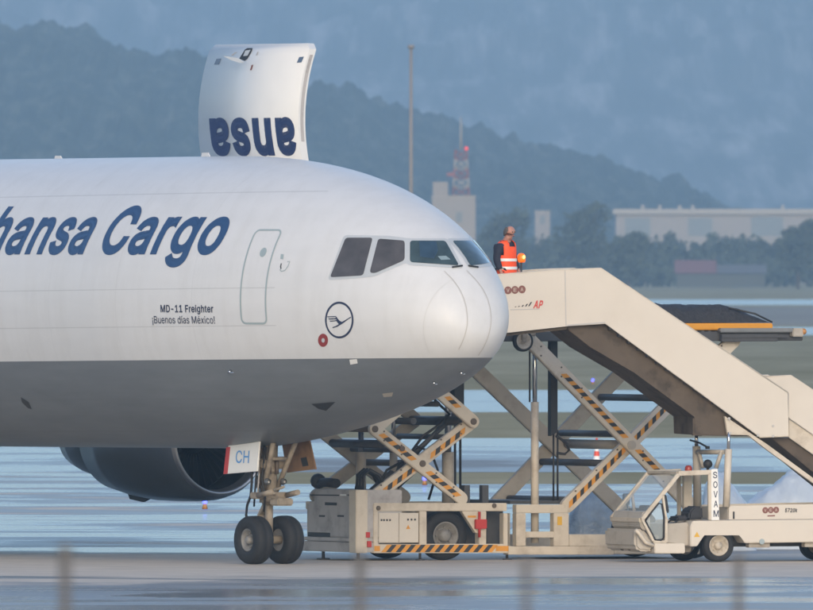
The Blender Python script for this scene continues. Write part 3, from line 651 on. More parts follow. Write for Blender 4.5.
def flat_text(s, name, material, parent, fr, box, yl, **k):
    """lettering on a plane y=yl of a frame; box=(u0,u1,v_top,v_bottom) as seen"""
    u0, u1, v0, v1 = box
    a = fr.pt(u0, v1, yl); b = fr.pt(u1, v0, yl)
    return text_obj(s, name, material, parent, lambda x, z, q: (x, yl - q * .4, z), box=(a[0], b[0], a[1], b[1]), **k)

def bar(mb, fr, p, q, w, y0, y1, bev=0.015, round_ends=True):
    """a straight arm between two seen points on plane y0"""
    a, b = Vector(fr.pt(*p, y0)), Vector(fr.pt(*q, y0))
    d = (b - a).normalized(); n = Vector((-d.y, d.x))
    ts = [R(-90 + 36 * i) for i in range(6)] if round_ends else None
    if ts:
        poly = [tuple(b + (d * math.cos(t) + n * math.sin(t)) * w / 2) for t in ts] + [tuple(a - (d * math.cos(t) + n * math.sin(t)) * w / 2) for t in ts]
    else:
        poly = [tuple(c) for c in (a - n * w / 2, b - n * w / 2, b + n * w / 2, a + n * w / 2)]
    mb.prism(poly, y0, y1, bev)
    return a, b

def hazard(fr, p, q, w, yl, parent, step=0.135, name='hazard_tape'):
    """orange and black slanted tape between two seen points, 4 mm proud of plane yl"""
    a, b = Vector(fr.pt(*p, yl)), Vector(fr.pt(*q, yl))
    L = (b - a).length; d = (b - a) / L; n = Vector((-d.y, d.x))
    mb = MB()
    k = max(2, round(L / step)); st = L / k
    for i in range(k):
        mb.mi = i % 2
        sl = w * 0.45
        P = [a + d * (i * st - sl) - n * w / 2, a + d * ((i + 1) * st - sl) - n * w / 2, a + d * ((i + 1) * st + sl) + n * w / 2, a + d * (i * st + sl) + n * w / 2]
        vs = [mb.bm.verts.new((c.x, yl - 0.004, c.y)) for c in P]
        mb._f(vs)
    return mb.build(name, ['orange', 'hz_black'], parent)

def px_poly(fr, pts, yl=0.0):
    return [fr.pt(u, v, yl) for u, v in pts]

def wheel(parent, c, r, w, rim_r, rim_mat='rim', name='wheel', axis=(0, -1, 0), hub=0.4):
    """axis points to the outer side"""
    root = bpy.data.objects.new(name, None)
    COL.objects.link(root); root.parent = parent; root.location = c
    ax = Vector(axis)
    mb = MB(); h = w / 2
    prof = [(-h * .8, rim_r), (-h, rim_r * 1.12), (-h * 1.02, (r + rim_r) / 2), (-h * .9, r * .93), (-h * .66, r * .985), (-h * .2, r), (-h * .14, r * .985), (h * .0, r * .985), (h * .14, r * .985), (h * .2, r), (h * .66, r * .985), (h * .9, r * .93), (h * 1.02, (r + rim_r) / 2), (h, rim_r * 1.12), (h * .8, rim_r)]
    mb.lathe(prof, (0, 0, 0), ax, 40, close=True)
    mb.build('tyre', 'tyre', root)
    mb = MB()
    mb.lathe([(-h * .75, rim_r * .99), (-h * .4, 0), (h * .2, 0), (h * .22, rim_r * .45), (h * .35, rim_r * .75), (h * .78, rim_r * .9), (h * .86, rim_r * 1.03), (h * .8, rim_r * .99)], (0, 0, 0), ax, 32)
    mb.lathe([(h * .1, rim_r * hub), (h * .8, rim_r * hub * .9), (h * .95, rim_r * hub * .55), (h * .97, 0)], (0, 0, 0), ax, 20)
    a = ax.orthogonal().normalized(); b = ax.cross(a)
    for i in range(8):
        t = 2 * math.pi * i / 8
        p = (a * math.cos(t) + b * math.sin(t)) * rim_r * .62
        mb.tube(p + ax * h * .2, p + ax * h * .55, rim_r * .06, n=6)
    mb.build('rim', rim_mat, root)
    return root

# ------------------------------------------------------------------ ground, water films, hills
def sheet(name, x0, x1, y0, y1, z, m, nx=1, ny=1):
    mb = MB()
    vs = [[mb.bm.verts.new((x0 + (x1 - x0) * i / nx, y0 + (y1 - y0) * j / ny, z)) for i in range(nx + 1)] for j in range(ny + 1)]
    for j in range(ny):
        for i in range(nx):
            mb._f([vs[j][i], vs[j][i + 1], vs[j + 1][i + 1], vs[j + 1][i]])
    o = mb.build(name, m)
    return tag(o, kind='structure')

def dist(v): return CAMY + CAMZ * FPX / (v - VH)     # world Y of the ground seen at row v

grass = ground_mat('airfield_grass', [(0.19, 0.155, 0.065), (0.26, 0.215, 0.11), (0.36, 0.30, 0.175)], (0.05, 0.010, 1))
sheet('ground', -6000, 6000, -900, 16000, -0.008, grass)
wet1 = wet_mat('wet_apron', (0.55, 0.47, 0.385), (0.06, 0.062, 0.066), 0.06, 0.10, 0.46, 0.54, 0.155, 0.65, damp=(0.14, 0.135, 0.13), r_damp=0.38,
               ymask=[(dist(640), 0.51), (dist(596), 0.495), (dist(577), 0.46), (dist(572), 0.20), (dist(557), 0.18), (dist(552), 0.49), (dist(543), 0.46), (dist(535), 0.52), (dist(500), 0.50), (dist(476), 0.47)])
sheet('apron', -900, 900, -170, dist(484), 0.0, wet1)
sheet('apron', -900, -4.05, dist(484), dist(472), 0.0, wet1)
wet2 = wet_mat('wet_taxiway', (0.18, 0.17, 0.16), (0.05, 0.052, 0.056), 0.05, 0.03, 0.47, 0.56, 0.19, 0.5, damp=(0.15, 0.145, 0.14), r_damp=0.38)
sheet('taxiway', -1500, 1500, dist(472), dist(438), 0.0, wet2)
wet3 = wet_mat('wet_far_taxiway', (0.13, 0.128, 0.125), (0.05, 0.052, 0.056), 0.02, 0.02, 0.36, 0.52, 0.22, 0.40)
sheet('taxiway', -1800, 1800, dist(412), dist(390), 0.0, wet3)
wet4 = wet_mat('wet_runway', (0.13, 0.128, 0.125), (0.05, 0.052, 0.056), 0.01, 0.008, 0.30, 0.48, 0.22, 0.40)
sheet('runway', 25, 2500, dist(335), dist(327), 0.0, wet4)
sheet('runway', -2500, 2500, dist(305), dist(299.5), 0.0, wet4)
tan = ground_mat('dry_tan_grass', [(0.20, 0.18, 0.145), (0.25, 0.225, 0.185), (0.30, 0.27, 0.225)], (0.02, 0.006, 1))
sheet('dry_grass_field', -2500, 2500, dist(325), dist(307), 0.0, tan)

# the spotters' bank the camera stands on
def bank():
    mb = MB()
    prof = [(-460, 0.0), (-425, 4.7), (-405, 4.9), (-380, 4.75), (-340, 3.95), (-311, 3.45), (-280, 1.4), (-250, -0.05)]
    xs = np.linspace(-160, 160, 60)
    rows = []
    for y, z in prof:
        rows.append([mb.bm.verts.new((x, y + 2 * noise.noise(Vector((x * .05, y, 0))), z + .12 * noise.noise(Vector((x * .2, y * .1, 3))))) for x in xs])
    for k in range(len(rows) - 1):
        for i in range(len(xs) - 1):
            f = mb._f([rows[k][i], rows[k][i + 1], rows[k + 1][i + 1], rows[k + 1][i]])
            if f: f.smooth = True
    return tag(mb.build('embankment', grass), kind='structure')
bank()

def ridge(name, pts, d0, d1, m, rough, seed, nx=700, ny=26, back=1500, foot=0.0, tuft=3.2, relief=0.12):
    """a range of hills whose crest shows the given skyline; pts = (column, row) of the crest seen at distance d1"""
    us = [p[0] for p in pts]; vs = [p[1] for p in pts]
    mb = MB()
    rows = []
    U = np.unique(np.concatenate([np.linspace(us[0], us[-1], nx // 3), np.linspace(-120, 940, nx)])); nx = len(U)
    for j in range(ny + 6):
        t = j / ny
        row = []
        for u in U:
            crest = CAMZ + (VH - np.interp(u, us, vs)) * d1 / FPX
            x = (u - UC) * d1 / FPX
            if t <= 1:
                y = d0 + (d1 - d0) * t; h = crest * (t ** 0.8)
            else:
                q = (j - ny) / 5
                y = d1 + back * q; h = crest * (1 - q) + foot
            a = noise.fractal(Vector((x * rough, y * rough * .6, seed)), 0.9, 2.1, 6)
            h2 = h * (1 + relief * a * min(1, t * 3)) + (tuft * (noise.fractal(Vector((x * .13, y * .03, seed + 5)), 0.7, 2.1, 4)) if t > .3 else 0) - (8 if t == 0 else 0)
            row.append(mb.bm.verts.new((x, CAMY + y, h2 - (1.2 if t == 0 else 0))))
        rows.append(row)
    for k in range(len(rows) - 1):
        for i in range(nx - 1):
            f = mb._f([rows[k][i], rows[k][i + 1], rows[k + 1][i + 1], rows[k + 1][i]])
            if f: f.smooth = True
    return tag(mb.build(name, m), kind='structure')

hill_m = ground_mat('wooded_hillside', [(0.010, 0.018, 0.014), (0.03, 0.042, 0.030), (0.13, 0.135, 0.10)], (0.16, 0.020, 0.0), nscale=1.0)
mount_m = ground_mat('rocky_scrub_mountainside', [(0.05, 0.062, 0.05), (0.10, 0.11, 0.10), (0.36, 0.345, 0.32)], (0.05, 0.0026, 0.0), nscale=1.0)
ridge('hill', [(-2500, 120), (-900, 60), (-300, 10), (-60, 16), (0, 22), (20, 29), (45, 24), (95, 29), (130, 46), (165, 50), (205, 52), (250, 66), (300, 86), (330, 88), (365, 97), (400, 116), (450, 127), (510, 138), (560, 150), (600, 164), (640, 177), (665, 184), (680, 179), (695, 196), (740, 214), (900, 228), (1300, 236), (2600, 240)], 4600, 6000, hill_m, 0.012, 3.3)
ridge('mountain', [(-4000, 0), (-1500, -60), (-400, -110), (0, -130), (300, -90), (600, -120), (813, -150), (1300, -120), (2400, -40), (4500, 60)], 7800, 12500, mount_m, 0.0035, 9.1, nx=600, ny=90, back=2500, tuft=3.0, relief=0.22)

# ------------------------------------------------------------------ far woods and buildings
leaf_m = mat('dark_wood_foliage', (0.048, 0.064, 0.042), 0.85, var=0.4, vscale=0.12)
def crown_quads(mb, c, rx, rz, n, size):
    for _ in range(n):
        while True:
            p = Vector((random.uniform(-1, 1), random.uniform(-1, 1), random.uniform(-1, 1)))
            if p.length < 1: break
        lob = 0.72 + 0.45 * noise.noise(Vector((p.x * 1.7 + c[0], p.y * 1.7, p.z * 1.7 + c[2])))
        q = Vector(c) + Vector((p.x * rx, p.y * rx, p.z * rz)) * lob
        a = Vector((random.gauss(0, 1), random.gauss(0, 1), random.gauss(0, 1))).normalized()
        b = a.orthogonal().normalized() * size * random.uniform(.6, 1.3); cc = a.cross(b)
        mb._f([mb.bm.verts.new(q - b - cc * .6), mb.bm.verts.new(q + b - cc * .6), mb.bm.verts.new(q + b + cc * .6), mb.bm.verts.new(q - b + cc * .6)])
mb = MB()
x = -170.0
while x < 170:
    for row in range(4):
        h = random.uniform(8.6, 10.6) * (1.0 if row else 0.62)
        xx = x + random.uniform(-2, 2); y = CAMY + 3570 + row * 9 + random.uniform(-2, 2)
        rx = random.uniform(3.2, 4.6)
        mb.tube((xx, y, 0), (xx, y, h * .6), .25, .1, n=5)
        crown_quads(mb, (xx, y, h * .50), rx, h * .56, 260, 0.5)
    x += random.uniform(2.2, 3.4)
tag(mb.build('woodland', leaf_m, recalc=False), 'long dark belt of bushes and trees along the far edge of the airfield', kind='stuff')

def tree(u, v_top, d, rx, label):
    p = world_at(u, v_top, d); h = p.z
    t = thing('broadleaf_tree', label, 'tree', loc=(p.x, p.y, 0), group='single trees before the far woods')
    mb = MB()
    mb.tube((0, 0, 0), (0, 0, h * .7), .35, .14, n=8)
    for i in range(6):
        a = i * 1.1
        mb.tube((0, 0, h * (.3 + .05 * i)), (math.cos(a) * rx * .6, math.sin(a) * rx * .6, h * (.5 + .06 * i)), .12, .03, n=5)
    mb.build('trunk', 'bark', t)
    mb = MB()
    for q in range(9):
        a = q * 2.4; rr = rx * .5 * math.sqrt((q % 5) / 4)
        crown_quads(mb, (math.cos(a) * rr, math.sin(a) * rr, h * (.32 + .055 * q)), rx * .62, h * .2, 170, 0.45)
    mb.build('crown', leaf_m, t, recalc=False)
tree(585, 192, 3400, 5.6, 'tall dark tree behind the stairs, right of the small white house')
tree(505, 200, 3420, 5.2, 'rounded dark tree rising behind the worker in the orange vest')
tree(798, 214, 3380, 4.5, 'dark tree in front of the right end of the long pale building')
tree(628, 226, 3330, 4.6, 'low bushy tree below the left corner of the long pale building')

def building(u0, u1, v_top, d, depth, label, name, wins, roof=0.5, steps=()):
    a, b = world_at(u0, v_top, d), world_at(u1, v_top, d)
    t = thing(name, label, 'building', loc=((a.x + b.x) / 2, a.y, 0))
    w = (b.x - a.x) / 2; h = a.z
    mb = MB(); mb.box((-w, 0, 0), (w, depth, h - roof)); 
    for (q0, q1, qt) in steps:
        p0, p1 = world_at(q0, qt, d), world_at(q1, qt, d)
        mb.box((p0.x - t.location.x, 0.3, h - roof), (p1.x - t.location.x, depth * .7, p0.z))
    mb.build('wall', 'concrete_wall', t)
    mb = MB(); mb.box((-w - .6, -.6, h - roof + .003), (w + .6, depth + .6, h)) if roof > .9 and not steps else mb.box((-w - .1, -.1, h - roof + .003), (w + .1, .2, h - roof + .2))
    mb.build('roof', 'pale_roof', t)
    for (q0, q1, r0, r1) in wins:
        p0, p1 = world_at(q0, r0, d), world_at(q1, r1, d)
        mb = MB(); mb.box((p0.x - t.location.x, -.06, p1.z), (p1.x - t.location.x, .3, p0.z))
        f = mb.build('window', 'blue_glass', t)
    return t
lb = building(616, 905, 209, 3950, 16, 'long low pale building with flat roof standing behind the woods', 'terminal_building',
         [(625, 650, 218, 236), (688, 712, 218, 236), (751, 783, 217, 236), (820, 850, 217, 236)], roof=1.1)
for u in (643, 660, 680, 693, 783):
    mb = MB(); p = world_at(u, 205, 3950); mb.box((p.x - lb.location.x - .3, 3, 15.35), (p.x - lb.location.x + .3, 5, p.z)); mb.build('roof_vent', 'pale_roof', lb)
ht = building(432, 475.5, 195, 3000, 9, 'blocky pale tower building with stepped top behind the aircraft nose', 'tower_building', [(456, 462, 212, 222), (440, 444, 212, 220)], roof=.3, steps=[(433, 448, 182)])
wh = building(535, 550, 209, 3600, 8, 'narrow pale house half hidden by trees behind the stairs', 'small_house', [(540, 545, 216, 224)], roof=.5)
wh2 = building(497, 508, 219, 3620, 8, 'pale house low among the trees beside the worker', 'small_house', [(500, 504, 226, 232)], roof=.5)
M['shed_wall'] = mat('weathered_shed_wall', (0.065, 0.07, 0.06), 0.8)
M['shed_roof'] = mat('weathered_shed_roof', (0.14, 0.06, 0.06), 0.8)
M['shed_roof_grey'] = mat('grey_shed_roof', (0.085, 0.085, 0.09), 0.8)
def shed():
    a, b = world_at(677, 262, 3500), world_at(765, 262, 3500)
    t = thing('low_shed', 'low shed with faded red roof in front of the far woods', 'building', loc=(a.x, a.y, 0))
    w = b.x - a.x
    mb = MB(); mb.box((0, 0, 0), (w, 5, 2.6)); mb.build('wall', 'shed_wall', t)
    mb = MB(); mb.prismx([(-.5, 2.62), (5.5, 2.62), (2.5, 5.0)], -.4, w * .45); mb.build('roof', 'shed_roof', t)
    mb = MB(); mb.prismx([(-.5, 2.62), (5.5, 2.62), (2.5, 4.2)], w * .455, w + .3); mb.build('roof', 'shed_roof_grey', t)
shed()

def lattice():
    d = 3002
    base = world_at(461, 193, d); top = world_at(461, 150, d); tip = world_at(461, 117, d)
    t = thing('antenna_mast', 'red and white lattice antenna mast with whip, on the pale tower building roof', 'mast', loc=(base.x, base.y + 3, base.z - .6))
    h = top.z - base.z + .6
    mb = MB()
    w0, w1 = 1.25, .85
    nseg = 5
    for k in range(nseg):
        mb.mi = k % 2
        z0, z1 = h * k / nseg, h * (k + 1) / nseg
        a0, a1 = w0 + (w1 - w0) * k / nseg, w0 + (w1 - w0) * (k + 1) / nseg
        cs = [(-1, -1), (1, -1), (1, 1), (-1, 1)]
        for i in range(4):
            c, e = cs[i], cs[(i + 1) % 4]
            mb.tube((c[0] * a0, c[1] * a0, z0), (c[0] * a1, c[1] * a1, z1), .17, n=6)
            mb.tube((c[0] * a0, c[1] * a0, z0), (e[0] * a1, e[1] * a1, z1), .11, n=5)
            mb.tube((e[0] * a0, e[1] * a0, z0), (c[0] * a1, c[1] * a1, z1), .11, n=5)
            mb.tube((c[0] * a0, c[1] * a0, z0), (e[0] * a0, e[1] * a0, z0), .12, n=5)
    mb.build('lattice_frame', ['red_roof', 'pale_roof'], t)
    mb = MB(); mb.tube((0, 0, h), (0, 0, tip.z - base.z + .6), .2, .1, n=8); mb.build('whip_antenna', 'pale_roof', t)
    mb = MB(); mb.box((-2.2, -1.4, h * .44), (-.9, .2, h * .52)); mb.build('antenna_panel', 'red_roof', t)
    mb = MB(); mb.ball((.85, -.9, h + .25), .28); mb.build('obstruction_lamp', 'red_lamp', t)
lattice()

def light_mast():
    p = world_at(411, 45, 1500)
    t = thing('light_mast', 'tall thin brownish floodlight mast beyond the aircraft cockpit', 'mast', loc=(p.x, p.y, 0))
    mb = MB(); mb.tube((0, 0, 0), (0, 0, p.z - .3), .19, .12, n=12); mb.build('pole', 'mast', t)
    mb = MB(); mb.tube((0, 0, p.z - .3), (0, 0, p.z), .26, .26, n=12); mb.build('lamp_head', 'mast', t)
light_mast()

# ------------------------------------------------------------------ aircraft
AF = Frame((269 - UC) / 48, 0, -55)
T, ZT0, ZB0, ZN = 7.7012, 8.5075, 2.405, 4.8338
def fprof(s):
    f = lambda t, p, q: max(0.0, min(1.0, 1 - (1 - min(1, max(0, t))) ** p)) ** (1 / q)
    zt = ZN + (ZT0 - ZN) * f(s / 9.2179, 2.3325, 1.8974)
    zb = ZN + (ZB0 - ZN) * f(s / 8.4787, 1.3921, 1.9286)
    w = (ZT0 - ZB0) / 2 * f(s / 9.7579, 1.3864, 2.4192)
    return zt, zb, w
PL = thing('cargo_aircraft', 'white and grey wide-body cargo jet with raised cargo door, blue lettering on its side', 'aircraft', AF)

def build_fuselage():
    bm = bmesh.new()
    n = 128
    st = [0.002, .01, .03, .06, .1, .16, .24, .34, .46, .6, .78, 1.0, 1.25] + list(np.arange(1.5, 10, .3)) + list(np.arange(10.2, 40, 2.0))
    rings = []
    for s in st:
        zt, zb, w = fprof(s)
        x = T - s; zc = (zt + zb) / 2; hh = (zt - zb) / 2
        rings.append([bm.verts.new((x, w * math.cos(2 * math.pi * i / n), zc + hh * math.sin(2 * math.pi * i / n) + .004 * x)) for i in range(n)])
    for k, (s, sc, up) in enumerate(((44, .93, .25), (48, .72, .9), (52, .42, 1.6), (55.5, .1, 2.1))):
        x = T - s; r = (ZT0 - ZB0) / 2
        rings.append([bm.verts.new((x, r * sc * math.cos(2 * math.pi * i / n), (ZT0 + ZB0) / 2 + up + r * sc * math.sin(2 * math.pi * i / n) + .004 * x)) for i in range(n)])
    tip = bm.verts.new((T, 0, ZN + .004 * T))
    for i in range(n):
        bm.faces.new([tip, rings[0][i], rings[0][(i + 1) % n]])
    for k in range(len(rings) - 1):
        for i in range(n):
            j = (i + 1) % n
            bm.faces.new([rings[k][i], rings[k + 1][i], rings[k + 1][j], rings[k][j]])
    bm.faces.new(rings[-1][::-1])
    for f in bm.faces: f.smooth = True
    bmesh.ops.recalc_face_normals(bm, faces=bm.faces[:])
    global FBVH
    FBVH = BVHTree.FromBMesh(bm)
    q = MB(); q.bm.free(); q.bm = bm
    return q.build('fuselage', 'plane', PL, recalc=False)
build_fuselage()

def skin_at(u, v, off=0.004):
    """the point of the aircraft's skin seen at a pixel, in the aircraft's axes"""
    o, d = AF.ray(u, v)
    h, nrm, i, dd = FBVH.ray_cast(o, d.normalized())
    if h is None:
        h, nrm, i, dd = FBVH.find_nearest(o + d * 400)
    if nrm.dot(d) > 0: nrm = -nrm
    return h + nrm * off
def skin_side(x, z, off=0.004, side=-1):
    h, nrm, i, dd = FBVH.ray_cast(Vector((x, side * 12, z)), Vector((0, -side, 0)))
    if h is None: return Vector((x, 0, z))
    return h + nrm * off

def round_poly(pts, r):
    out = []
    n = len(pts)
    for i in range(n):
        p, a, b = Vector(pts[i]), Vector(pts[i - 1]), Vector(pts[(i + 1) % n])
        q0 = p + (a - p).normalized() * min(r, (a - p).length * .45); q1 = p + (b - p).normalized() * min(r, (b - p).length * .45)
        for k in range(6):
            t = k / 5
            out.append(tuple(q0 * (1 - t) ** 2 + p * 2 * t * (1 - t) + q1 * t * t))
    return out
def patch(pts, name, m, off, step=3.0, mirror=False, parent=PL, rnd=0):
    """a patch of skin inside a seen outline, laid on the real surface; mirror=True gives its twin on the other side"""
    if rnd: pts = round_poly(pts, rnd)
    bm = bmesh.new()
    f = bm.faces.new([bm.verts.new((u, v, 0)) for u, v in pts])
    us = [p[0] for p in pts]; vs = [p[1] for p in pts]
    for lo, hi, no in ((min(us), max(us), (1, 0, 0)), (min(vs), max(vs), (0, 1, 0))):
        k = lo + step
        while k < hi:
            bmesh.ops.bisect_plane(bm, geom=bm.verts[:] + bm.edges[:] + bm.faces[:], plane_co=(k, 0, 0) if no[0] else (0, k, 0), plane_no=no)
            k += step
    for v in bm.verts:
        v.co = skin_at(v.co.x, v.co.y, off)
    if mirror:
        for v in bm.verts: v.co.y = -v.co.y
    bmesh.ops.recalc_face_normals(bm, faces=bm.faces[:])
    for f in bm.faces: f.smooth = True
    q = MB(); q.bm.free(); q.bm = bm
    return q.build(name, m, parent, recalc=False)

def skin_line(P3, name, m, w=0.03, parent=PL, closed=False, lift=0.0):
    """a thin raised line along points on the skin"""
    mb = MB()
    n = len(P3)
    pr = []
    for i in range(n):
        a, b = P3[(i - 1) % n if closed else max(0, i - 1)], P3[(i + 1) % n if closed else min(n - 1, i + 1)]
        d = (b - a).normalized()
        nr = FBVH.find_nearest(P3[i])[1]
        s = d.cross(nr).normalized() * w / 2
        c = P3[i] + nr * lift
        pr.append((mb.bm.verts.new(c - s), mb.bm.verts.new(c + s)))
    for i in range(n if closed else n - 1):
        j = (i + 1) % n
        mb._f([pr[i][0], pr[i][1], pr[j][1], pr[j][0]])
    return mb.build(name, m, parent)

# cockpit glazing: starboard frames and panes, then the port side as their mirror images
F1 = [(344, 235.2), (389, 235.9), (409, 238.5), (447.5, 238.5), (463.5, 268.5), (409, 265.5), (406, 263.0), (375, 276.5), (361.8, 278), (327.5, 280.2)]
W1 = [(345.8, 238), (372.9, 238), (363.3, 275.6), (330.2, 277.4)]
W2 = [(378.4, 238.9), (404.8, 241), (404.8, 260.4), (375.4, 273.3), (369.8, 272.8)]
W3 = [(410, 241), (445.2, 241), (459.0, 265.8), (410, 262.4)]
patch([(419, 241.6), (436, 241.6), (438, 251), (434, 259), (420, 257)], 'painted_seat_view', 'seat_tint', .014)  # flat dark-blue patch on the opaque pane, coloured as a dim seat inside
patch([(437.6, 256.6), (445.8, 256.2), (450.5, 259.8), (441, 260.4)], 'painted_paper_view', 'paper_tint', .014)  # flat pale patch on the opaque pane, painted as brightness seen inside
for mir in (False, True):
    fo = patch(F1, 'windshield_frame', 'winframe', .006, mirror=mir, rnd=4)
    patch(W1, 'cockpit_side_window', 'glass_side', .012, mirror=mir, rnd=3)
    patch(W2, 'cockpit_side_window', 'glass_side', .012, mirror=mir, rnd=3)
    patch(W3, 'windshield', 'glass', .012, mirror=mir, rnd=3)
# seat and chart looks above are colours laid on opaque panes; nothing lies behind
# wipers
for mir in (1, -1):
    mb = MB()
    a, b = skin_at(452, 268, .03), skin_at(462, 266.5, .03)
    mb.tube((a.x, a.y * mir, a.z), (b.x, b.y * mir, b.z), .018, n=6)
    mb.build('windshield_wiper', 'black', PL)

# crew door: outline follows the curve of the body
def door_outline(x0, x1, z0, z1, r):
    pts = []
    def arc(cx, cz, a0):
        for k in range(6):
            t = R(a0 + 90 * k / 5); pts.append((cx + r * math.cos(t), cz + r * math.sin(t)))
    def run(p, q, n):
        for k in range(1, n): pts.append((p[0] + (q[0] - p[0]) * k / n, p[1] + (q[1] - p[1]) * k / n))
    arc(x1 - r, z1 - r, 0); run(pts[-1], (x0 + r, z1), 6); arc(x0 + r, z1 - r, 90); run(pts[-1], (x0, z0 + r), 20)
    arc(x0 + r, z0 + r, 180); run(pts[-1], (x1 - r, z0), 6); arc(x1 - r, z0 + r, 270); run(pts[-1], (x1, z1 - r), 20)
    return pts
pb, pc = skin_at(241.5, 318), skin_at(266.5, 318)
pz0, pz1 = skin_at(254, 323.4).z, skin_at(271, 230.2).z
ol = door_outline(pb.x, pc.x, pz0, pz1, .11)
skin_line([skin_side(x, z, .006) for x, z in ol], 'crew_door_outline', 'outline', .042, closed=True)
ctr = skin_at(263.3, 252.5)
skin_line([skin_side(ctr.x + .045 * math.cos(t), ctr.z + .055 * math.sin(t), .006) for t in np.linspace(0, 2 * math.pi, 20)[:-1]], 'crew_door_window', 'outline', .09, closed=True)
patch([(281, 254), (284, 254.5), (283.4, 259.5), (280.5, 259)], 'door_handle_plate', 'outline', .006)
skin_line([skin_at(u, v, .006) for u, v in ((280, 269.5), (281.5, 271.5), (285, 270.5), (288.3, 266), (290, 261.5), (287.5, 261.8))], 'door_handle_arc', 'outline', .022)
skin_line([skin_at(u, v, .006) for u, v in ((281.5, 263.5), (280.8, 266.5), (281.2, 269))], 'door_handle', 'black_print', .03)

# lettering
def arc_text(s, name, m, left_mid, right_mid, v_base, v_top, **k):
    a, b = skin_at(*left_mid), skin_at(*right_mid)
    zb, zt = skin_at((left_mid[0] + right_mid[0]) / 2, v_base).z, skin_at((left_mid[0] + right_mid[0]) / 2, v_top).z
    def fn(x, z): return skin_side(x, z, .006)
    return a.x, b.x, zb, zt, fn
def side_text(s, name, m, xl, xr, z0, z1, lift=.006, **k):
    return text_obj(s, name, m, PL, lambda x, z, q: skin_side(x, z, lift + q), box=(xl, xr, z0, z1), grid=.07, **k)
zb, zt = skin_at(165, 254.6).z, skin_at(165, 206.3).z
zm = zb + .37 * (zt - zb)
xo, xC, xa = skin_at(229.0, 228).x, skin_at(101.6, 240).x + .06, skin_at(95.8, 232).x - .09
side_text('Cargo', 'blue_lettering', 'navy_print', xC, xo, zb, zt, bold=.026, shear=.14, ref=1)
LW = (xo - xC) * 1.58 * 1.06
side_text('Lufthansa', 'blue_lettering', 'navy_print', xa - LW, xa, zb, zt, bold=.026, shear=.14, ref=1)
q0, q1 = skin_at(160.9, 312.3), skin_at(213.3, 305)
side_text('MD-11 Freighter', 'type_lettering', 'navy_dark', q0.x, q1.x, q0.z, q1.z, bold=.022, ref=1)
q0, q1 = skin_at(152.8, 323.3), skin_at(214.6, 316.2)
side_text('\u00a1Buenos d\u00edas M\u00e9xico!', 'greeting_lettering', 'navy_dark', q0.x, q1.x, q0.z, q1.z, bold=.006, ref=1)

# crane emblem in its ring
def ring_pts(cu, cv, ru, rv, n=48, off=.006):
    return [skin_at(cu + ru * math.cos(t), cv + rv * math.sin(t), off) for t in np.linspace(0, 2 * math.pi, n + 1)[:-1]]
skin_line(ring_pts(339.4, 320.0, 13.4, 17.3), 'emblem_ring', 'navy_dark', .045, closed=True)
def zp(l, ox=300, oy=290, s=10.17): return [(ox + a / s, oy + b / s) for a, b in l]
patch(zp([(365, 262), (385, 290), (405, 313), (428, 324), (470, 300), (515, 272), (523, 280), (495, 296), (458, 324), (425, 347), (380, 374), (336, 388), (330, 378), (365, 366), (397, 346), (382, 330), (370, 312), (350, 300)]), 'emblem_crane', 'navy_dark', .006, step=1.5)
for k in range(5):
    t = k / 4
    a = (278 + 26 * t, 268 + 46 * t); b = (362 + 12 * t, 264 + 44 * t)
    patch(zp([a, b, (b[0] + 2, b[1] + 8), (a[0] + 4, a[1] + 8)]), 'emblem_feather', 'seam' if k % 2 else 'navy_dark', .007, step=2)
patch([(323.2 + 5.0 * math.cos(t), 340.2 + 6.6 * math.sin(t)) for t in np.linspace(0, 2 * math.pi, 25)[:-1]], 'port_ring', 'red_dark', .006, step=2)
patch([(323.4 + 1.7 * math.cos(t), 340.2 + 2.2 * math.sin(t)) for t in np.linspace(0, 2 * math.pi, 17)[:-1]], 'port_centre', 'winframe', .010, step=2)
# radome joint and lightning strips
zp3 = lambda l: [(400 + a / 6.775, 280 + b / 6.775) for a, b in l]
def smooth_px(pts, n=24):
    pts = np.array(pts, float); t = np.linspace(0, len(pts) - 1, n)
    k = np.arange(len(pts))
    return list(zip(np.interp(t, k, pts[:, 0]), np.interp(t, k, pts[:, 1])))
xs_r = skin_at(424.5, 318).x
rj = []
for t in np.linspace(R(112), R(222), 40):
    zt_, zb_, w_ = fprof(T - xs_r)
    rj.append(Vector((xs_r + .25 * math.sin(t), -w_ * math.cos(t - math.pi) * 1.0, (zt_ + zb_) / 2 + (zt_ - zb_) / 2 * math.sin(t) + .004 * xs_r)))
def snap(p, off=.006):
    h, nr, i, d = FBVH.find_nearest(p)
    return h + nr * off
rj2 = [snap(p) for p in rj]
skin_line(rj2, 'radome_joint', 'seam_faint', .016)
for l in ([(300, -60), (360, 0), (405, 65), (432, 125), (449, 185), (456, 250), (455, 310), (440, 370), (420, 425), (397, 470)],
          [(450, -65), (515, 0), (560, 60), (592, 125), (610, 190), (618, 260), (612, 320), (596, 385), (566, 455), (528, 510)]):
    skin_line([skin_at(u, v, .008) for u, v in smooth_px(zp3(l))], 'lightning_strip', 'strip', .020)

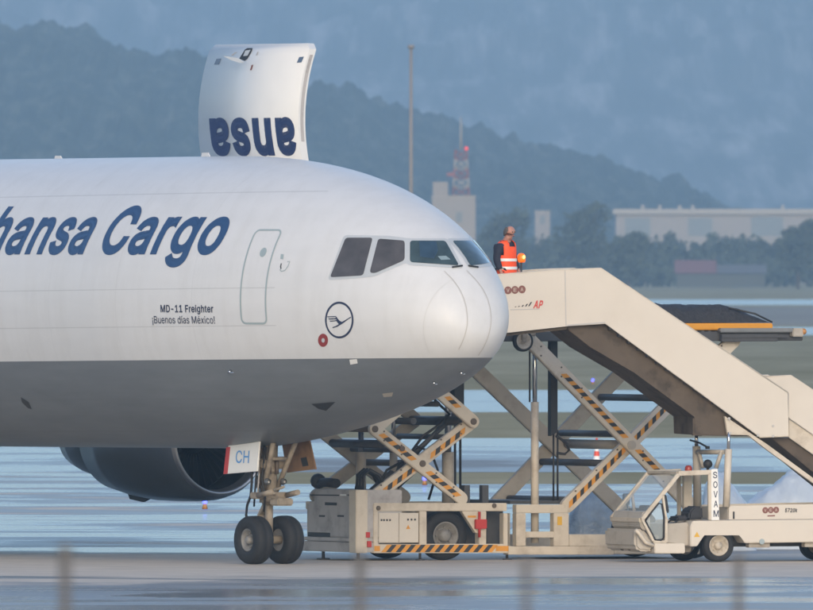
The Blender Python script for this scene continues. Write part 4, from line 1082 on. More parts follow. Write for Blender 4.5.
# small fittings on the skin
def blade(u, v, h, l):
    p = skin_at(u, v + 2, 0)
    q = Vector((p.x, 0, fprof(T - p.x)[0] + .004 * p.x))
    mb = MB(); mb.prism([(q.x - l, q.z - .05), (q.x + l, q.z - .05), (q.x + l * .4, q.z + h), (q.x - l * .8, q.z + h)], -.015, .015); mb.build('blade_antenna', 'plane', PL)
blade(33, 160, .06, .16); blade(180, 158, .08, .18)
def probe(u, v, l=.14):
    p = skin_at(u, v, 0); nr = FBVH.find_nearest(p)[1]
    mb = MB(); mb.tube(p, p + nr * l * .6, .03, .02, n=8); mb.tube(p + nr * l * .6, p + nr * l * .6 + Vector((l * 1.4, 0, 0)), .02, .008, n=8)
    mb.build('pitot_probe', 'chrome', PL)
probe(231, 370.5); probe(434, 382, .08); probe(461, 372, .08)
patch([(349.5, 359.5), (357, 358.8), (357.8, 363.2), (350.5, 364.5)], 'drain_panel', 'white_print', .006)
patch(zp([(62, 98), (132, 92), (105, 118), (82, 112)], 290, 370, 2.904), 'ram_air_inlet', 'black', .006)
patch([(21, 397), (29, 402), (32, 409), (28, 408), (22, 402)], 'ram_air_inlet', 'hz_black', .006)
patch(zp([(268, 68), (300, 64), (296, 76), (272, 78)], 290, 370, 2.904), 'drain_panel', 'cream_dull', .006)

# raised main-deck cargo door: a slab of body skin swung up over the crown, hinged on the far side
def cargo_door():
    y_h, z_h, H_ = 1.42, 7.95, 0
    dl = 400 - 1
    tl = AF.pt(211.0, 45.5, 1.55); tr = AF.pt(306.8, 42.5, 1.55)
    bl = AF.pt(203.4, 155.5, 1.42); br = AF.pt(303.8, 160, 1.42)
    xa, xb = bl[0], br[0]
    zt_ = (tl[1] + tr[1]) / 2
    # curve in (y,z): hinge low behind the crown, belly towards starboard, tip back over
    A_, B_ = Vector((1.50, z_h)), Vector((1.62, zt_))
    sag = .27
    def cv(t, inset=0.0):
        p = A_.lerp(B_, t); d = (B_ - A_).normalized(); n = Vector((-d.y, d.x))
        return p + n * (sag * 4 * t * (1 - t) - inset)
    mb = MB()
    n = 24; th = .17
    rc = .16
    ps = []
    Ld = (B_ - A_).length
    rows = []
    for k in range(n + 1):
        t = k / n
        ht = (1 - t) * Ld
        cut = rc - math.sqrt(max(0, rc * rc - max(0, rc - ht) ** 2)) if ht < rc else 0
        o, i_ = cv(t), cv(t, th)
        rows.append([mb.bm.verts.new((xa + cut, o.x, o.y)), mb.bm.verts.new((xb - cut, o.x, o.y)), mb.bm.verts.new((xb - cut, i_.x, i_.y)), mb.bm.verts.new((xa + cut, i_.x, i_.y))])
    for k in range(n):
        a, b = rows[k], rows[k + 1]
        for q in range(4):
            f = mb._f([a[q], a[(q + 1) % 4], b[(q + 1) % 4], b[q]])
            if f:
                f.smooth = q in (0, 2)
                f.material_index = 1 if q == 2 else 0
    mb._f(rows[0]); mb._f(rows[-1])
    d = mb.build('cargo_door', ['door_white', 'cream_dull'], PL)
    # dark seal along the forward edge
    mb = MB()
    for k in range(3, n - 2):
        t0, t1 = k / n, (k + 1) / n
        P = [cv(t0, .045), cv(t1, .045), cv(t1, .125), cv(t0, .125)]
        if t0 < .28: continue
        mb._f([mb.bm.verts.new((xb + .003, p.x, p.y)) for p in P])
    mb.build('door_edge_seal', 'grey_box', d)
    Lz = Ld
    def fn(x, t, off=.006):
        p = cv(t); dd = (cv(min(1, t + .01)) - cv(max(0, t - .01))).normalized()
        nn = Vector((-dd.y, dd.x))
        q = p + nn * off
        return (x, q.x, q.y)
    # writing: upside down now that the door is up. work from the seen box
    tb = np.interp(156.3, [AFv for AFv in (45.5, 0)][::-1] and [0, 1], [0, 1]) if False else None
    z_lo, z_hi = AF.pt(250, 156.2, 1.35)[1], AF.pt(250, 117.4, 1.35)[1]
    zs = np.linspace(0, 1, 200)
    zz = [cv(t).y for t in zs]
    t_lo, t_hi = float(np.interp(z_lo, zz, zs)), float(np.interp(z_hi, zz, zs))
    xl, xr = AF.pt(209.8, 137, 1.30)[0], AF.pt(296.0, 137, 1.30)[0]
    fn2 = lambda s, t: fn(xl + xr - s, t_lo + t_hi - t)
    text_obj('ansa', 'door_lettering', 'navy_door', d, lambda s_, t_, q: fn(xl + xr - s_, t_lo + t_hi - t_, .006 + q), (xl, xr, t_lo, t_hi), bold=.037, shear=-.10, grid=.08)
    def quad(us, name, m, off=.007):
        P = []
        for u, v in us:
            x, z = AF.pt(u, v, 1.35)
            P.append(fn(x, float(np.interp(z, zz, zs)), off))
        mb = MB(); mb._f([mb.bm.verts.new(p) for p in P]); return mb.build(name, m, d)
    zq = lambda l: [(195 + a / 4.69, 35 + b / 4.69) for a, b in l]
    quad(zq([(73, 113), (95, 111), (91, 138), (69, 140)]), 'vent_panel', 'navy_dark2')
    quad(zq([(460, 104), (482, 102), (478, 129), (456, 131)]), 'vent_panel', 'navy_dark2')
    quad(zq([(194, 68), (205, 62), (228, 62), (229, 76), (219, 112), (208, 122), (180, 112)]), 'latch_recess', 'black')
    quad(zq([(198, 74), (222, 70), (216, 98), (196, 100)]), 'latch_recess_glint', 'winframe', .010)
    quad(zq([(138, 96), (150, 82), (164, 80), (152, 88), (146, 98)]), 'latch_slot', 'grey_box')
    quad(zq([(256, 80), (262, 79), (260, 96), (254, 97)]), 'latch_slot', 'grey_box')
    quad(zq([(246, 142), (254, 140), (252, 166), (244, 166)]), 'latch_slot', 'brown_red')
    # the opened vent flap standing proud of the skin
    mb = MB()
    P = [AF.pt(*q, 1.2) for q in zq([(125, 98), (190, 108), (222, 128), (205, 132), (160, 118)])]
    mb.prism([(x, z) for x, z in P], 1.24, 1.27); mb.build('vent_flap', 'door_white', d)
M['door_white'] = mat('door_white_paint', (0.63, 0.63, 0.62), 0.4, var=0.05, vscale=2.5, coat=0.35)
M['navy_door'] = mat('door_navy_lettering', (0.012, 0.030, 0.105), 0.45)
M['navy_dark2'] = mat('vent_grey_blue', (0.10, 0.14, 0.20), 0.5)
cargo_door()

# nose undercarriage
def nose_gear():
    g = bpy.data.objects.new('nose_gear', None); COL.objects.link(g); g.parent = PL
    mb = MB()
    mb.tube((0, 0, .5), (0.0, 0, 1.35), .085, n=20)
    mb.build('piston', 'gear', g)
    mb = MB()
    mb.tube((0, 0, 1.25), (.05, 0, 2.75), .15, .17, n=24)
    mb.tube((0, 0, 1.28), (0, 0, 1.42), .2, n=24); mb.tube((.02, 0, 1.9), (.02, 0, 2.0), .19, n=24)
    mb.box((-.14, -.3, 1.98), (.2, .3, 2.2), .03)
    mb.build('strut_cylinder', 'gear', g)
    mb = MB()
    for s in (-1, 1):
        mb.tube((.02, s * .16, 1.5), (.65, s * .3, 2.7), .055, n=12)
        mb.tube((-.05, s * .17, 2.1), (-.35, s * .32, 2.7), .05, n=10)
    mb.tube((.36, -.25, 2.2), (.36, .25, 2.2), .04, n=10)
    mb.build('drag_brace', 'gear', g)
    mb = MB()
    mb.prism([(-.08, 1.3), (-.32, 1.02), (-.3, .95), (-.06, 1.18)], -.09, .09, .01)
    mb.prism([(-.32, 1.04), (-.08, .62), (-.03, .68), (-.26, 1.06)], -.08, .08, .01)
    mb.build('torque_link', 'gear', g)
    mb = MB()
    mb.box((-.1, -.42, 1.36), (.14, .42, 1.5), .02)
    mb.tube((.1, -.36, 1.43), (.62, -.3, 1.52), .06, n=10); mb.tube((.1, .36, 1.43), (.62, .3, 1.5), .06, n=10)
    mb.tube((.5, -.3, 1.52), (.95, -.28, 1.62), .03, n=8)
    mb.box((.3, -.2, 1.22), (.62, .2, 1.38), .03)
    mb.build('steering_unit', 'gear', g)
    rnd = random.Random(11)
    for q in range(16):
        a = rnd.uniform(0, 6.28); z = rnd.uniform(1.55, 2.6); rr = rnd.uniform(.15, .27)
        c = (math.cos(a) * rr + .03, math.sin(a) * rr, z)
        hw = rnd.uniform(.03, .085)
        mb = MB()
        if q % 3: mb.box((c[0] - hw, c[1] - hw, z - hw * 1.6), (c[0] + hw, c[1] + hw, z + hw * 1.6), .012)
        else: mb.tube((c[0], c[1], z - .16), (c[0] + rnd.uniform(-.05, .05), c[1], z + .16), hw * .6, n=10)
        mb.build('actuator', ('gear_dark', 'gear', 'gear_dark', 'dark_steel')[q % 4], g)
    for q in range(9):
        a = rnd.uniform(2.5, 6.0); r0 = .2 + .06 * rnd.random()
        pts = []
        for k in range(6):
            z = 2.65 - k * rnd.uniform(.18, .27); aa = a + rnd.uniform(-.35, .35)
            pts.append((math.cos(aa) * (r0 + rnd.uniform(0, .05)), math.sin(aa) * (r0 + rnd.uniform(0, .05)), z))
        mb = MB(); mb.path(spline(pts, 5) if False else pts, .013 + .008 * rnd.random(), 7); mb.build('brake_line', ('black', 'gear_dark', 'grey_box')[q % 3], g)
    for s_ in (-1, 1):
        mb = MB(); mb.lathe([(0, .0), (0, .075), (.05, .06), (.08, .05)], (.22, s_ * .2, 1.72), (1, 0, .05), 18); mb.build('taxi_lamp', 'chrome_dull', g)
    mb = MB()
    for pts, r in (([(-.22, -.22, 2.6), (-.27, -.25, 2.1), (-.24, -.27, 1.7), (-.28, -.27, 1.42), (-.44, -.25, 1.22), (-.52, -.22, 1.02), (-.5, -.2, .9)], .028),
                   ([(.16, -.22, 2.6), (.2, -.26, 2.2), (.12, -.26, 1.8), (.2, -.24, 1.4), (.1, -.2, 1.1)], .022),
                   ([(-.1, -.24, 2.6), (-.06, -.27, 2.0), (-.14, -.26, 1.5), (-.2, -.24, 1.2)], .02)):
        mb.path(pts, r)
    mb.build('hydraulic_hose', 'black', g)
    mb = MB(); mb.tube((0, -.36, .505), (0, .36, .505), .09, n=16); mb.build('axle', 'gear', g)
    wheel(PL, (0, -.385, .505), .505, .40, .235, 'rim', 'nose_wheel', (0, -1, 0))
    wheel(PL, (0, .385, .505), .505, .40, .235, 'rim', 'nose_wheel', (0, 1, 0))
    # doors
    ya = -.58
    mb = MB(); mb.prism(px_poly(AF, [(228.4, 443), (259.6, 440), (256.9, 471.2), (225.8, 473.8)], ya), ya, ya + .04, .008)
    dd = mb.build('nose_gear_door', 'white_print', PL)
    dd['label'] = 'white nose gear door with blue letters CH and red rear edge'
    mb = MB(); mb.prism(px_poly(AF, [(226.6, 447), (230.4, 446.8), (227.6, 473.5), (223.6, 474)], ya), ya - .006, ya + .05); mb.build('red_edge', 'red', dd)
    flat_text('CH', 'door_letters', 'blue_print', dd, AF, (235.8, 249.5, 450.5, 463), ya - .006, bold=.006, shear=.1)
    ya = .62
    mb = MB(); mb.prism(px_poly(AF, [(281, 440), (308.8, 440), (315.2, 469), (286.5, 472.6)], ya), ya, ya + .05, .01)
    d2 = mb.build('nose_gear_door', 'door_brown', PL); d2['label'] = 'brown inner face of the far nose gear door'
    mb = MB(); mb.prism(px_poly(AF, [(300.5, 458), (306, 457), (308, 465.5), (302.5, 466.5)], ya - .012), ya - .012, ya + .001); mb.build('door_bracket', 'hz_black', d2)
    mb = MB()
    for a, b in (((309.5, 443), (315.2, 468.6)), ((286.8, 471.6), (314.6, 468.3))): bar(mb, AF, a, b, .035, ya - .03, ya - .001, .005)
    mb.build('door_rib', 'door_brown', d2)
nose_gear()

# engine under the far wing, seen below the belly
def engine():
    ex, ey, ez = -13.85, 8.3, 2.47
    o = (ex, ey, ez)
    mb = MB()
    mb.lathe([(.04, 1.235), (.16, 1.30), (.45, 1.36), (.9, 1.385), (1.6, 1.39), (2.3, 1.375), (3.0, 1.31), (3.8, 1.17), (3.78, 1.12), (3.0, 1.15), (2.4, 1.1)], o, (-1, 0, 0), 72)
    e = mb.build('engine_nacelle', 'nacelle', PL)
    mb = MB()
    mb.lathe([(.30, 1.12), (.12, 1.145), (.04, 1.165), (-.01, 1.20), (.04, 1.238), (.10, 1.27)], (o[0] + .004, ey, ez), (-1, 0, 0), 72)
    mb.build('inlet_lip', 'lip', e)
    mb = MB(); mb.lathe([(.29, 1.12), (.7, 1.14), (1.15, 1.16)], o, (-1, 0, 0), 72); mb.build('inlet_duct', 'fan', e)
    mb = MB()
    mb.lathe([(1.16, 1.16), (1.17, .2)], o, (-1, 0, 0), 48)
    for i in range(38):
        t = 2 * math.pi * i / 38
        r0, r1 = .35, 1.15
        c, s_ = math.cos(t), math.sin(t)
        p = [(ex - 1.0, ey + c * r0, ez + s_ * r0), (ex - 1.12, ey + math.cos(t + .16) * r0, ez + math.sin(t + .16) * r0), (ex - 1.14, ey + math.cos(t + .11) * r1, ez + math.sin(t + .11) * r1), (ex - 1.02, ey + c * r1, ez + s_ * r1)]
        mb._f([mb.bm.verts.new(q) for q in p])
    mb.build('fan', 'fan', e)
    mb = MB(); mb.lathe([(.62, 0), (.66, .1), (.8, .22), (1.0, .33), (1.12, .37)], o, (-1, 0, 0), 32); mb.build('spinner', 'fan', e)
    mb = MB(); mb.lathe([(3.6, .98), (4.2, .95), (4.9, .82), (5.3, .7), (5.25, .62), (4.6, .6)], o, (-1, 0, 0), 48); mb.build('core_nozzle', 'nacelle', e)
    mb = MB(); mb.prism([(ex - 1.2, ez + 1.3), (ex - 5.6, ez + .7), (ex - 6.6, ez + 1.9), (ex - 3.0, ez + 2.2)], ey - .18, ey + .18, .03); mb.build('pylon', 'nacelle', e)
    mb = MB()   # drain mast under the cowl
    mb.prism([(ex - 3.0, ez - 1.42), (ex - 3.5, ez - 1.36), (ex - 3.6, ez - 1.2), (ex - 2.6, ez - 1.3)], ey - .03, ey + .03); mb.build('drain_mast', 'hz_black', e)
    # far wing
    mb = MB()
    secs = []
    for y, le, ch, z, tk in ((2.4, -13.0, 11.5, 3.2, 1.3), (9, -18.0, 8.0, 3.9, .85), (25, -30.0, 2.8, 5.6, .3)):
        ring = []
        for xx, zz in ((0, 0), (.08, .35), (.3, .55), (.6, .4), (1, 0), (.6, -.2), (.3, -.4), (.08, -.3)):
            ring.append(mb.bm.verts.new((le - xx * ch, y, z + zz * tk)))
        secs.append(ring)
    for k in range(2):
        for i in range(8):
            f = mb._f([secs[k][i], secs[k][(i + 1) % 8], secs[k + 1][(i + 1) % 8], secs[k + 1][i]])
            if f: f.smooth = True
    mb._f(secs[-1]); mb._f(secs[0][::-1])
    mb.build('wing', 'nacelle_wing', PL)
M['nacelle_wing'] = mat('wing_grey', (0.25, 0.26, 0.27), 0.4, var=0.08)
engine()

# ------------------------------------------------------------------ main-deck loader with two scissor lifts
def loader():
    p = world_at(360, 561, 403.9)
    fr = Frame(p.x, p.y, 26)
    t = thing('cargo_loader', 'beige scissor-lift cargo loader with orange hazard stripes, standing beyond the aircraft nose', 'cargo loader', fr)
    P = lambda l, y=0.0: px_poly(fr, l, y)
    WD = 3.3
    # front power unit: dirty grey, its face turned to the left
    def pz(v, u=357): return fr.pt(u, v, 0)[1]
    yr = fr.ptx(303.5, 520, 0)[0]; y_up = fr.ptx(307.5, 496, 0)[0]
    z0, z1, z2, z3, z4 = pz(552.5), pz(542.5), pz(538), pz(504), pz(490)
    mb = MB()
    mb.prismx([(.02, z2), (yr - .12, z2), (yr - .12, z3), (y_up - .25, z3 + .02), (y_up - .25, z4), (.02, z4)], .05, 1.0, .02)
    b = mb.build('power_unit', 'grey_box', t)
    mb = MB(); mb.prismx([(.02, z0), (yr, z0), (yr, z1), (.02, z1)], -.06, 1.0, .02)
    mb.prismx([(.02, z1 + .012), (yr + .02, z1 + .012), (yr + .02, z2 - .004), (.02, z2 - .004)], -.07, 1.0, .015); mb.build('front_bumper', 'grey_box', t)
    def face_quad(us, name, m, par, xl):
        mb = MB(); vs = []
        for u, v in us:
            y, z = fr.ptx(u, v, xl); vs.append(mb.bm.verts.new((xl, y, z)))
        mb._f(vs); return mb.build(name, m, par)
    zq = lambda l: [(295 + a / 6.1, 470 + c / 6.1) for a, c in l]
    for q in ([(90, 148), (270, 150), (270, 158), (90, 156)], [(320, 148), (352, 150), (352, 158), (320, 157)], [(182, 196), (256, 198), (256, 216), (182, 214)], [(146, 274), (184, 275), (182, 286), (146, 285)], [(258, 274), (300, 275), (298, 286), (258, 285)], [(78, 378), (215, 382), (215, 408), (78, 404)]):
        face_quad(zq(q), 'louvre', 'hz_black', b, .046)
    face_quad(zq([(275, 146), (312, 147), (312, 158), (275, 157)]), 'lamp_lens', 'white_print', b, .045)
    mb = MB()
    mb.path([(.2, yr - .3, z4 + .12), (.2, yr - .7, z4 + .14), (.25, yr - 1.1, z4 + .12)], .1, 10); mb.ball((.2, yr - .3, z4 + .16), .17)
    for k in range(3):
        y = .3 + .35 * k
        mb.path([(.2 + .1 * k, y, z4), (.25 + .1 * k, y + .05, z4 + .3), (.4 + .1 * k, y + .05, z4 + .42), (.6 + .1 * k, y, z4 + .3), (.75 + .1 * k, y, z4 + .02)], .04, 8)
    mb.build('hydraulic_hose', 'black', b)
    for y in (.5, yr - .55):
        mb = MB(); mb.tube((.2, y, 0.0), (.2, y, z0 + .02), .035, n=10); mb.tube((.2, y, 0), (.2, y, .03), .14, n=14); mb.build('support_foot', 'dark_steel', t)
    # cream corner pillar and chassis
    mb = MB(); mb.prism(P([(356, 553), (367.5, 553), (368, 489.8), (356, 489.8)]), 0, .35, .015); mb.build('corner_pillar', 'cream', t)
    mb = MB(); mb.prism(P([(367.6, 552), (374.5, 552), (374.5, 505), (367.6, 505)], .06), .06, WD - .3, .01); mb.build('side_box', 'cream_dull', t)
    mb = MB(); mb.prism(P([(366, 532), (370, 532), (370, 537.5), (366, 537.5)], -.01), -.01, .058); mb.prism(P([(367.5, 541), (371.5, 541), (371.5, 547), (367.5, 547)], -.03), -.03, .058)
    mb.build('emergency_stop', ['red'], t)
    mb = MB()
    mb.prism(P([(373.5, 503), (507, 503), (507, 511), (373.5, 511)]), 0, .22, .012)
    mb.prism(P([(373.5, 503), (507, 503), (507, 511), (373.5, 511)]), WD - .22, WD, .012)
    for a, c in ((373.6, 378), (419.5, 426.8), (479, 486.5)):
        mb.prism(P([(a, 511.2), (c, 511.2), (c, 551), (a, 551)]), .003, .2, .01)
    mb.prism(P([(462, 511.2), (479, 511.2), (479, 533), (476, 533)]), .01, .14, .008)
    mb.prism(P([(373.6, 543.8), (508, 543.8), (508, 553), (373.6, 553)]), .002, .14, .01)
    mb.prism(P([(373.6, 545), (508, 545), (508, 553), (373.6, 553)]), WD - .2, WD, .01)
    mb.prism(P([(378, 511), (426, 511), (426, 545), (378, 545)], .5), .5, WD - .5)
    # rear chassis with its window frames
    mb.prism(P([(516.5, 504.5), (568, 504.5), (568, 513), (516.5, 513)]), 0, .2, .012)
    for a, c in ((503.5, 508), (516.5, 526), (554, 569)):
        mb.prism(P([(a, 513.2), (c, 513.2), (c, 546), (a, 546)]), .003, .2, .01)
    mb.prism(P([(526.2, 531.5), (554, 531.5), (554, 537.5), (526.2, 537.5)]), .01, .16, .008)
    mb.prism(P([(508.3, 546.2), (614, 546.2), (614, 554.5), (508.3, 554.5)]), .002, .25, .01)
    mb.prism(P([(569.3, 534.5), (700, 534.5), (700, 554), (614.2, 554), (614.2, 546), (569.3, 546)]), .004, .3, .012)
    mb.prism(P([(569.3, 536), (700, 536), (700, 552), (569.3, 552)]), WD - .3, WD, .012)
    mb.prism(P([(569, 548), (700, 548), (700, 553), (569, 553)]), .31, WD - .31)
    mb.prism(P([(508.5, 513.2), (510, 513.2), (510, 546), (508.5, 546)], .5), .5, .6)
    ch = mb.build('chassis', 'cream', t)
    mb = MB()
    mb.prism(P([(427, 511), (478.8, 511), (478.8, 544), (427, 544)], .55), .55, .6)
    mb.prism(P([(487, 511), (503, 511), (503, 546), (487, 546)], .5), .5, .6)
    mb.prism(P([(464.4, 485), (470, 485), (470, 502.6), (464.4, 502.6)], .3), .3, .45); mb.prism(P([(482.4, 485), (488.6, 485), (488.6, 502.6), (482.4, 502.6)], .3), .3, .45)
    mb.prism(P([(510, 500.5), (563, 500.5), (563, 504), (510, 504)], .4), .4, WD - .4)
    mb.build('inner_frame', 'dark_steel', t)
    mb = MB()
    mb.prism(P([(379, 512.8), (398.6, 512.8), (398.6, 542.5), (379, 542.5)], -.004), -.004, .12, .008); mb.prism(P([(399.2, 512.8), (418.6, 512.8), (418.6, 542.5), (399.2, 542.5)], -.004), -.004, .12, .008)
    cb = mb.build('control_cabinet', 'cream_clean', t)
    mb = MB()
    for u, v in ((381.5, 520), (384, 520), (387, 520), (390, 520), (408, 519.5), (411.5, 519.5), (415, 519.5)):
        x, z = fr.pt(u, v, -.006); mb.box((x - .018, -.012, z - .02), (x + .018, -.003, z + .02))
    mb.build('switch', 'black_print', cb)
    mb = MB(); x, z = fr.pt(408.2, 527, -.007); mb.prism([(x - .05, z - .04), (x + .05, z - .04), (x, z + .05)], -.008, -.003); mb.build('warning_triangle', 'orange', cb)
    mb = MB(); mb.prism(P([(379, 543.2), (418.6, 543.2), (418.6, 544), (379, 544)], -.002), -.003, .02); mb.build('cabinet_shadow_gap', 'hz_black', cb)
    hazard(fr, (384, 548.4), (495, 548.4), .155, -.002, t, step=.112)
    for a, c in ((374.5, 380), (496, 508.5)):
        mb = MB(); mb.prism(P([(a, 545.8), (c, 545.8), (c, 551), (a, 551)], -.006), -.006, 0); mb.build('reflector', 'orange', t)
    mb = MB(); mb.prism(P([(557.5, 516.5), (562, 516.5), (562, 525), (557.5, 525)], -.006), -.006, .002); mb.build('yellow_plate', 'yellow', t)
    mb = MB()
    for a in ((468, 515.5, 476, 517.5),): mb.prism(P([(a[0], a[1]), (a[2], a[1]), (a[2], a[3]), (a[0], a[3])], -.002), -.002, .009)
    mb.build('maker_plate', 'orange', t)
    mb = MB(); x, z = fr.pt(480.5, 524, -.06); mb.box((x - .12, -.09, z - .1), (x + .14, -.004, z + .1), .01); mb.tube((x - .02, -.05, z - .28), (x - .02, -.05, z + .26), .03, n=8); mb.build('brake_valve', 'red', t)
    mb = MB()
    for u, v in ((378.6, 508), (494.5, 505.6)):
        x, z = fr.pt(u, v, -.02); mb.tube((x, -.02, z), (x, .01, z), .05, n=14)
    mb.build('pivot_bolt', 'gear_dark', t)
    # wheels
    cx, cz = fr.pt(446.5, 535.5, .1)
    for y, ax in ((.3, (0, -1, 0)), (WD - .3, (0, 1, 0))):
        wheel(t, (cx, y, .52), .52, .4, .29, 'rim', 'wheel', ax, .5)
        wheel(t, (cx + 5.9, y, .52), .52, .4, .29, 'rim', 'wheel', ax, .5)
    mb = MB()
    for u in (508, 421): 
        x, z = fr.pt(u, 556, .2); mb.tube((x, .25, 0), (x, .25, .3), .03, n=8); mb.tube((x, .25, 0), (x, .25, .025), .1, n=12)
    mb.build('jack_leg', 'dark_steel', t)
    # front scissor lift: two stages, near and far pair
    def scissor(name, arms_near, arms_far, far_y, w, th=.12):
        mb = MB()
        for i, (a, c) in enumerate(arms_near):
            bar(mb, fr, a, c, w, .06 + .13 * (i % 2), .06 + .13 * (i % 2) + th)
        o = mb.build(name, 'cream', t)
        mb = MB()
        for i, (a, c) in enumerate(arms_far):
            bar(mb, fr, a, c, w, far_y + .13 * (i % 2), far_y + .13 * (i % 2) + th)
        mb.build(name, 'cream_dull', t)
        return o
    n1 = [((462.5, 498.5), (375.5, 429)), ((374, 497.5), (474, 421.5)), ((474, 421.5), (386, 345)), ((375.5, 429), (474, 345))]
    f1 = [((u - 57, v - .8) if i else (u - 57, v - .8)) for i, (u, v) in enumerate([(0, 0)])]
    sh = lambda l, du: [((a[0] - du, a[1] - 1.5), (c[0] - du, c[1] - 1.5)) for a, c in l]
    s1 = scissor('front_scissor', n1, sh(n1, 57), 2.75, .27)
    y_ = .056
    hazard(fr, (458.5, 496), (428, 471.5), .105, y_, s1); hazard(fr, (414, 460), (381, 434), .105, y_, s1)
    y2 = .186
    for a, c in (((382.5, 492), (417, 466.5)), ((430.5, 456), (465, 430)),): hazard(fr, a, c, .105, y2 - .13 if False else y2, s1)
    hazard(fr, (458.5, 407.5), (447, 396.5), .105, y_, s1)
    mb = MB()
    for u, v in ((423, 463.5), (474, 421.5), (375.5, 429)):
        x, z = fr.pt(u, v, .03); mb.tube((x, .03, z), (x, 2.98, z), .07, n=14)
    x, z = fr.pt(402, 448.5, .05); mb.tube((x, .02, z), (x, .07, z), .06, n=12)
    mb.build('pivot_shaft', 'gear_dark', t)
    mb = MB()
    for u, v, r in ((460, 421, .10), (446, 437, .06), (400, 450, .06), (380, 444, .09), (420, 400, .09), (412, 421, .07), (436, 404, .06)):
        x, z = fr.pt(u, v, .4); mb.tube((x, .32, z), (x, 2.7, z), r, n=12)
    mb.build('cross_tube', 'dark_steel', t)
    mb = MB()
    for y, a, c in ((.9, (366, 497), (450, 420)), (1.5, (384, 497), (446, 440)), (2.0, (372, 499), (462, 405))):
        A_ = fr.pt(*a, y); B_ = fr.pt(*c, y)
        m_ = ((A_[0] + B_[0]) / 2, (A_[1] + B_[1]) / 2)
        mb.tube((A_[0], y, A_[1]), (m_[0], y, m_[1]), .085, n=12); mb.tube((m_[0], y, m_[1]), (B_[0], y, B_[1]), .05, n=12)
    mb.build('lift_cylinder', 'dark_steel', t)
    mb = MB()
    for y in (.6, 1.1, 1.9):
        pts = [fr.pt(u, v, y) for u, v in ((372, 499), (388, 470), (404, 462), (420, 446), (436, 452), (444, 470), (436, 500))]
        mb.path([(x, y + .06 * i, z) for i, (x, z) in enumerate(pts)], .028)
        pts = [fr.pt(u, v, y) for u, v in ((428, 392), (440, 404), (452, 414), (444, 424), (428, 436), (410, 462))]
        mb.path([(x, y + .06 * i, z) for i, (x, z) in enumerate(pts)], .03)
    mb.build('hydraulic_hose', 'black', t)
    for u, y, w in ((361, 1.8, .11), (393.5, .9, .085), (448, 1.2, .13)):
        x, z = fr.pt(u, 500, y); mb = MB(); mb.tube((x, y, .9), (x, y, fr.pt(u, 452, y)[1]), w, n=14); gp = mb.build('guide_post', 'cream_dull', t)
        mb = MB(); mb.tube((x, y, fr.pt(u, 452, y)[1]), (x, y, 4.3), w * .55, n=14); mb.build('guide_ram', 'chrome', gp)
    mb = MB()
    for u in (455, 460.3):
        x, z = fr.pt(u, 470, 2.2); mb.tube((x, 2.2, .9), (x, 2.2, 4.3), .028, n=8)
    mb.build('guide_rod', 'black', t)
    mb = MB()
    x, z = fr.pt(459, 395, .9); mb.box((x - .1, .9, fr.pt(459, 412, .9)[1]), (x + .12, 1.1, 4.3)); mb.build('hose_track', 'black', t)
    mb = MB()   # small bridge platform on top of the front lift
    a = fr.pt(372, 345, .05); c = fr.pt(478, 334, .05)
    mb.box((a[0], .02, a[1]), (c[0], 2.95, c[1]), .02)
    mb.build('bridge_platform', 'cream_dull', t)
    # main scissor lift
    n2 = [((694, 508), (531, 340.5)), ((568, 506), (735, 340))]
    f2 = [((640, 526), (470, 363)), ((497, 504), (652, 342))]
    s2 = MB()
    y0 = .06
    bar(s2, fr, *n2[1], .30, y0 + .14, y0 + .28); s2o = None
    bar(s2, fr, *n2[0], .30, y0, y0 + .13)
    s2o = s2.build('main_scissor', 'cream', t)
    hazard(fr, (563.5, 373.8), (626, 437.8), .105, y0 - .004, s2o, step=.118); hazard(fr, (637.5, 449.6), (660, 472.5), .105, y0 - .004, s2o, step=.118)
    hazard(fr, (569, 505), (625.5, 448.4), .105, y0 + .136, s2o, step=.118); hazard(fr, (633, 440.8), (671.5, 402), .105, y0 + .136, s2o, step=.118)
    mb = MB()
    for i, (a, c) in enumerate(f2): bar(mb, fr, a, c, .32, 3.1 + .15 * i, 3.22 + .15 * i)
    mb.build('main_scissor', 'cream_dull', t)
    mb = MB()
    x, z = fr.pt(632, 445, .03); mb.tube((x, .03, z), (x, 3.4, z), .1, n=16); mb.tube((x, .02, z), (x, .06, z), .06, n=12)
    mb.build('pivot_shaft', 'cream_dull', t)
    mb = MB()
    for u, v, r in ((662, 398, .075), (622, 434, .07), (603, 463, .075), (570, 500, .075)):
        x, z = fr.pt(u, v, .3); mb.tube((x, .3, z), (x, 3.2, z), r, n=12)
    mb.build('cross_tube', 'dark_steel', t)
    for l, k, y in ((n1[:2], 5, .056), (n2, 8, .056)):
        for q, (a, c) in enumerate(l):
            for i in range(k):
                f = (i + .5) / k
                for o_ in (-1, 1):
                    x, z = fr.pt(a[0] + (c[0] - a[0]) * f, a[1] + (c[1] - a[1]) * f + o_ * 4.6, .05)
                    if abs(f - .5) < .08 or z < 1.1: continue
                    mb = MB(); mb.tube((x, y + (.13 if q else 0) - .012, z), (x, y + (.13 if q else 0) + .01, z), .018, n=8); mb.build('arm_bolt', 'gear_dark', t)
    # hydraulic mast and hose track between the lifts
    x, z = fr.pt(545.3, 402, -.15); x2 = x
    mb = MB(); mb.tube((x, .35, .35), (x, .35, fr.pt(545, 402, .35)[1]), .085, n=18); mb.build('mast_cylinder', 'cream', t)
    mb = MB(); mb.tube((x, .35, fr.pt(545, 402, .35)[1]), (x, .35, fr.pt(545, 326, .35)[1]), .05, n=18); mb.build('mast_ram', 'chrome', t)
    mb = MB(); mb.tube((x - .085, .42, fr.pt(545, 402, .35)[1]), (x - .085, .42, fr.pt(545, 326, .35)[1]), .02, n=8)
